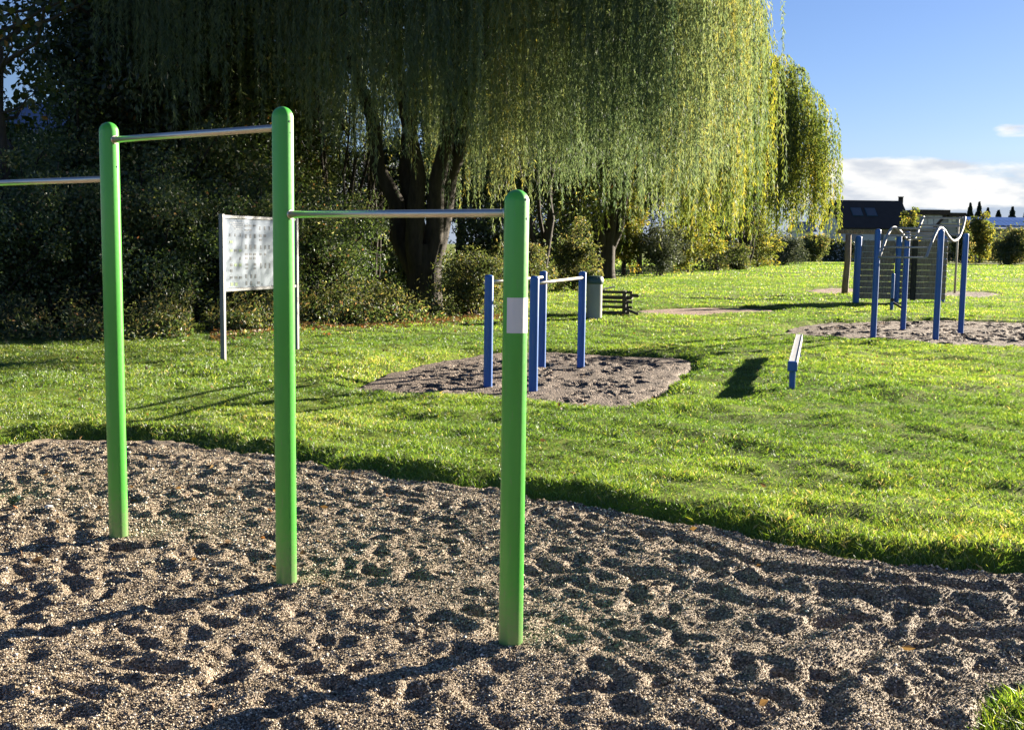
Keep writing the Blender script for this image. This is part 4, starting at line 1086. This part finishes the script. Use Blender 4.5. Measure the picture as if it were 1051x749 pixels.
def litter_bin():
    b = G(609.5, 327.5, LAWN); root = empty('litter_bin', (b.x, b.y, 0)); tag(root, 'round grey concrete litter bin with a dark teal lid beside the bench', 'litter bin')
    H = at(609, 289, b.y).z; r = .172
    m = MB(); prof = [(r * .94, -.05), (r, .06), (r * 1.0, H * .5), (r * .985, H - .02), (r * .95, H)]
    m.loft([[Vector((a * math.cos(k * math.pi / 16), a * math.sin(k * math.pi / 16), z)) for k in range(32)] for a, z in prof]); m.build('body', M_conc, root, smooth=True)
    T = at(609, 283.5, b.y).z
    m = MB(); prof = [(r * 1.08, H - .045), (r * 1.13, H - .02), (r * 1.12, H + .03), (r * 1.02, T - .01), (r * .85, T + .006), (r * .3, T + .012)]
    m.loft([[Vector((a * math.cos(k * math.pi / 16), a * math.sin(k * math.pi / 16), z)) for k in range(32)] for a, z in prof]); m.build('lid', M_lid, root, smooth=True)
    m = MB(); m.beam((-.05, -r * 1.14, T - .035), (.05, -r * 1.14, T - .035), .02, .03, .004); m.build('lid_handle', M_lid, root)
litter_bin()

def bench():
    # seen from behind: slatted back towards the camera, seat beyond it
    E = G(646, 323.5, LAWN); Y = E.y; E.z = 0
    d = Vector((-1, .22, 0)).normalized(); n = Vector((.22, 1, 0)).normalized(); Ln = 1.0
    root = empty('park_bench', E); tag(root, 'dark slatted park bench seen from behind, partly hidden by the litter bin', 'bench')
    def zz(py): return at(640, py, Y).z
    lean = lambda z: n * (-(z - .40) * .18)
    for py in (300, 305, 310, 315.5):
        z = zz(py); m = MB(); a = lean(z) + Vector((0, 0, z)); m.beam(a - d * .06, a + d * Ln, .035, .062, .008, upv=Vector((0, 0, 1))); m.build('back_slat', M_slat, root)
    for k in range(4):
        m = MB(); a = n * (.08 + .11 * k) + Vector((0, 0, .43)); m.beam(a - d * .03, a + d * Ln, .09, .04, .008); m.build('seat_slat', M_slat, root)
    m = MB(); a = n * .02 + Vector((0, 0, zz(321.5))); m.beam(a, a + d * Ln, .05, .08, .008); m.build('stretcher', M_slat, root)
    for s in (.12, Ln - .12):
        m = MB(); a = d * s; m.beam(a + Vector((0, 0, -.1)), a + lean(.72) + Vector((0, 0, zz(298.5))) - n * .04, .085, .075, .008); m.build('leg', M_slat, root)
        m = MB(); m.beam(a + n * .42 + Vector((0, 0, -.1)), a + n * .42 + Vector((0, 0, .41)), .085, .07, .008); m.build('leg', M_slat, root)
        m = MB(); m.beam(a + n * .02 + Vector((0, 0, .385)), a + n * .48 + Vector((0, 0, .385)), .07, .05, .006); m.build('seat_support', M_slat, root)
    # armrest sticking out at the right end and the splayed foot
    m = MB(); z = zz(303); m.beam(Vector((.0, -.02, z)), Vector((.20, -.03, z - .01)), .075, .075, .01); m.build('armrest', M_slat, root)
    m = MB(); m.beam(Vector((-.1, -.03, zz(317))), Vector((.20, -.08, zz(323) + .02)), .06, .06, .01); m.build('foot', M_slat, root)
    p = at(622, 297, Y + .2); q1, q2 = at(614, 298.5, Y + .1), at(630, 294, Y + .35)
    m = MB(); m.beam(q1, q2, .10, .022, .004); o = m.build('board', M_plank); tag(o, 'pale weathered board lying across the top of the bench back beside the bin', 'board')
bench()

def balance_beam():
    a = G(812.5, 400, LAWN); a.z = 0
    Hh = at(812, 371, a.y).z
    z_far = Hh; f = G(820.5, 343, Hh); b = Vector((f.x, f.y, 0)); d = (b - a).normalized()
    root = empty('balance_beam', a); tag(root, 'low balance beam with pale top and blue post, pointing away across the lawn', 'balance beam')
    m = MB(); m.beam(Vector((0, 0, Hh - .05)) + d * .03, b - a + Vector((0, 0, Hh - .05)), .095, .10, .008); m.build('beam', M_beam, root)
    m = MB(); m.beam(Vector((0, 0, Hh - .052)) - d * .045, Vector((0, 0, Hh - .052)) + d * .035, .108, .112, .01); m.build('end_cap', M_blue, root)
    L_ = (b - a).length
    for t in (0.05, L_ * .93):
        m = MB(); q = d * t; m.beam(q + Vector((0, 0, -.2)), q + Vector((0, 0, Hh - .10)), .062, .062, .008); m.build('post', M_blue, root)
    for s in (-1, 1):
        sd = Vector((-d.y, d.x, 0)) * s
        m = MB(); m.beam(Vector((0, 0, Hh + .003)) + d * .035 + sd * .041, b - a + Vector((0, 0, Hh + .003)) + sd * .041, .010, .010); m.build('edge_strip', M_steel, root)
balance_beam()

def wavy_ladder():
    B = [G(896, 346.4), G(960, 349.4), G(926.5, 338.6), G(985.8, 341.8)]
    o = sum((Vector(b) for b in B), Vector()) / 4; o.z = 0
    T = [at(901.6, 235, B[0].y).z, at(966.5, 235.5, B[1].y).z, at(930, 237.5, B[2].y).z, at(991.7, 239.5, B[3].y).z]
    root = empty('overhead_ladder', o); tag(root, 'wavy steel overhead ladder carried by four tall blue posts', 'overhead ladder')
    for b, t in zip(B, T): blue_post(root, b, t, o, r=.056, dome=.6)
    def rail(pts, Ya, Yb):
        P = [at(x, y, Ya + (Yb - Ya) * t) for x, y, t in pts]; out = []
        n = len(P)
        for i in range(n - 1):            # Catmull-Rom
            p0, p1, p2, p3 = P[max(i - 1, 0)], P[i], P[i + 1], P[min(i + 2, n - 1)]
            for k in range(6):
                t = k / 6; out.append(.5 * ((2 * p1) + (p2 - p0) * t + (2 * p0 - 5 * p1 + 4 * p2 - p3) * t * t + (3 * p1 - p0 - 3 * p2 + p3) * t ** 3) - o)
        out.append(P[-1] - o); return out
    RR = rail([(950.6, 264.5, 0), (955, 252, .08), (959.5, 241, .17), (964.3, 234, .27), (969, 236, .40), (973.5, 243, .52), (978.5, 247.3, .64), (984, 244, .77), (988, 234, .90), (990.5, 223, 1)], B[1].y - .3, B[3].y + .2)
    LL = rail([(902.6, 264, 0), (907, 251.5, .08), (911.5, 240, .17), (917, 233.5, .27), (923, 236.5, .40), (928, 242.5, .52), (933, 246.3, .64), (939.5, 243.5, .77), (943.5, 233, .90), (947.8, 222.5, 1)], B[0].y - .3, B[2].y + .2)
    for R_ in (RR, LL):
        m = MB(); m.tube(R_, .026, 12); m.build('rail', M_satin, root, smooth=True)
    n = len(RR)
    for i in (0, 5, 11, 17, 22, 27, 33, 39, 44, 49, 53):
        if i < n: m = MB(); m.tube([LL[i], RR[i]], .018, 10); m.build('rung', M_satin, root, smooth=True)
wavy_ladder()

def climbing_wall():
    B = [G(878.2, 310.6, LAWN), G(919.5, 310.6, LAWN), G(966.5, 310.3, LAWN)]; Y = B[0].y
    o = Vector((B[1].x, B[1].y, 0)); root = empty('climbing_wall', o); tag(root, 'grey plank climbing wall between three blue posts behind the wavy ladder', 'climbing wall')
    for b, t in zip(B, (242, 241.5, 239.5)): blue_post(root, b, at(b.x / Y * F + 525, t, Y).z, o, r=.10 if b is B[0] else .085, dome=.5)
    z0 = at(900, 307.5, Y).z; z1 = at(900, 246.5, Y).z; nb = 10; st = (z1 - z0) / nb
    for (xa, xb, yy) in ((B[0].x + .12, B[1].x - .10, .02), (B[1].x + .10, B[2].x - .11, .06)):
        m = MB()
        for k in range(nb):
            m.box(((xa + xb) / 2 - o.x, yy, z0 + st * (k + .5)), (xb - xa, .05, st * .90), bev=.008)
        m.build('planks', M_boards, root)
        m = MB()
        for k in range(1, nb):
            ww = (xb - xa) * random.uniform(.75, .96); m.box(((xa + xb) / 2 - o.x + random.uniform(-.06, .06), yy - .012, z0 + st * k), (ww, .04, st * .07))
        m.build('gap_strips', M_gap, root)  # pale strips drawn in place of the light gaps between planks
    m = MB(); xx = at(942.5, 270, Y).x - o.x; m.box((xx, -.02, (z0 + z1) / 2), (.16, .06, z1 - z0 + .04), bev=.01); m.build('dark_gap_strip', M_dgap, root)  # dark strip painted in for the dark gap in the right panel
climbing_wall()

def step_post():
    b = G(915, 318.2, LAWN); o = Vector((b.x, b.y, 0)); root = empty('step_post', o); tag(root, 'short blue post with a slanting black foot bar in front of the climbing wall', 'exercise post')
    H = at(916, 280.5, b.y).z; post_mesh('post', .045, H, M_blue, root, (0, 0, 0), 0, dome=.5, n=16)
    m = MB(); m.tube([at(916.5, 310.5, b.y) - o, at(934.5, 321, b.y - .25) - o], .03, 10); m.build('foot_bar', M_slat, root)
    m = MB(); m.tube([Vector((0, -.05, .32)), Vector((.0, .0, .32))], .05, 12); m.build('hub', M_slat, root)
step_post()

def timber_frame():
    b = G(868.8, 301.8, LAWN); Y = b.y; o = Vector((b.x, b.y, 0)); root = empty('timber_frame', o); tag(root, 'brown round timber post carrying a long grey crossbeam left of the climbing wall', 'timber frame')
    zt = at(870, 238, Y).z
    for px in (869, 958):
        x = at(px, 270, Y).x - o.x; m = MB(); m.tube([Vector((x - .03, 0, -.2)), Vector((x - .01, 0, .5)), Vector((x + .03, 0, 1.2)), Vector((x + .02, 0, zt - .08))], [.12, .115, .105, .10], 12); m.build('post', M_bwood, root, smooth=True)
    m = MB(); m.beam(Vector((at(860, 236, Y).x - o.x, 0, zt)), Vector((at(964, 236, Y).x - o.x, 0, zt + .0)), .12, .14, .015); m.build('crossbeam', M_bwood, root)
timber_frame()
def thin_pole():
    b = G(979.8, 300, LAWN); o = Vector((b.x, b.y, 0)); t = at(984, 223.5, b.y); root = empty('metal_pole', o); tag(root, 'thin leaning pale metal pole right of the climbing wall', 'pole')
    m = MB(); m.tube([Vector((0, 0, -.2)), (t - o) * .5, t - o], .04, 10); m.build('shaft', M_plank, root, smooth=True)
    m = MB(); m.tube([t - o - Vector((0, 0, .01)), t - o + Vector((0, 0, .03))], .048, 10); m.build('cap', M_galv, root)
    m = MB(); a = t - o - Vector((0, 0, .22)); m.tube([a - Vector((.66, 0, 0)), a + Vector((.12, 0, 0))], .022, 8); m.build('crossbar', M_steel, root)
thin_pole()

# small white stone lying on the gravel
def white_stone():
    p = G(50, 522); r = np.random.default_rng(9); m = MB(); rings = []
    for k in range(1, 6):
        a = math.pi * k / 6; rings.append([Vector((.026 * math.sin(a) * math.cos(t * math.pi / 5) * r.uniform(.8, 1.2), .017 * math.sin(a) * math.sin(t * math.pi / 5) * r.uniform(.8, 1.2), .013 * math.cos(a))) for t in range(10)])
    m.loft(rings); o = m.build('white_stone', M_stone, None, (p.x, p.y, float(gz_at(np.array([p.x]), np.array([p.y]))[0]) + .012)); tag(o, 'small white stone lying on the gravel left of the leftmost green post', 'stone')
white_stone()
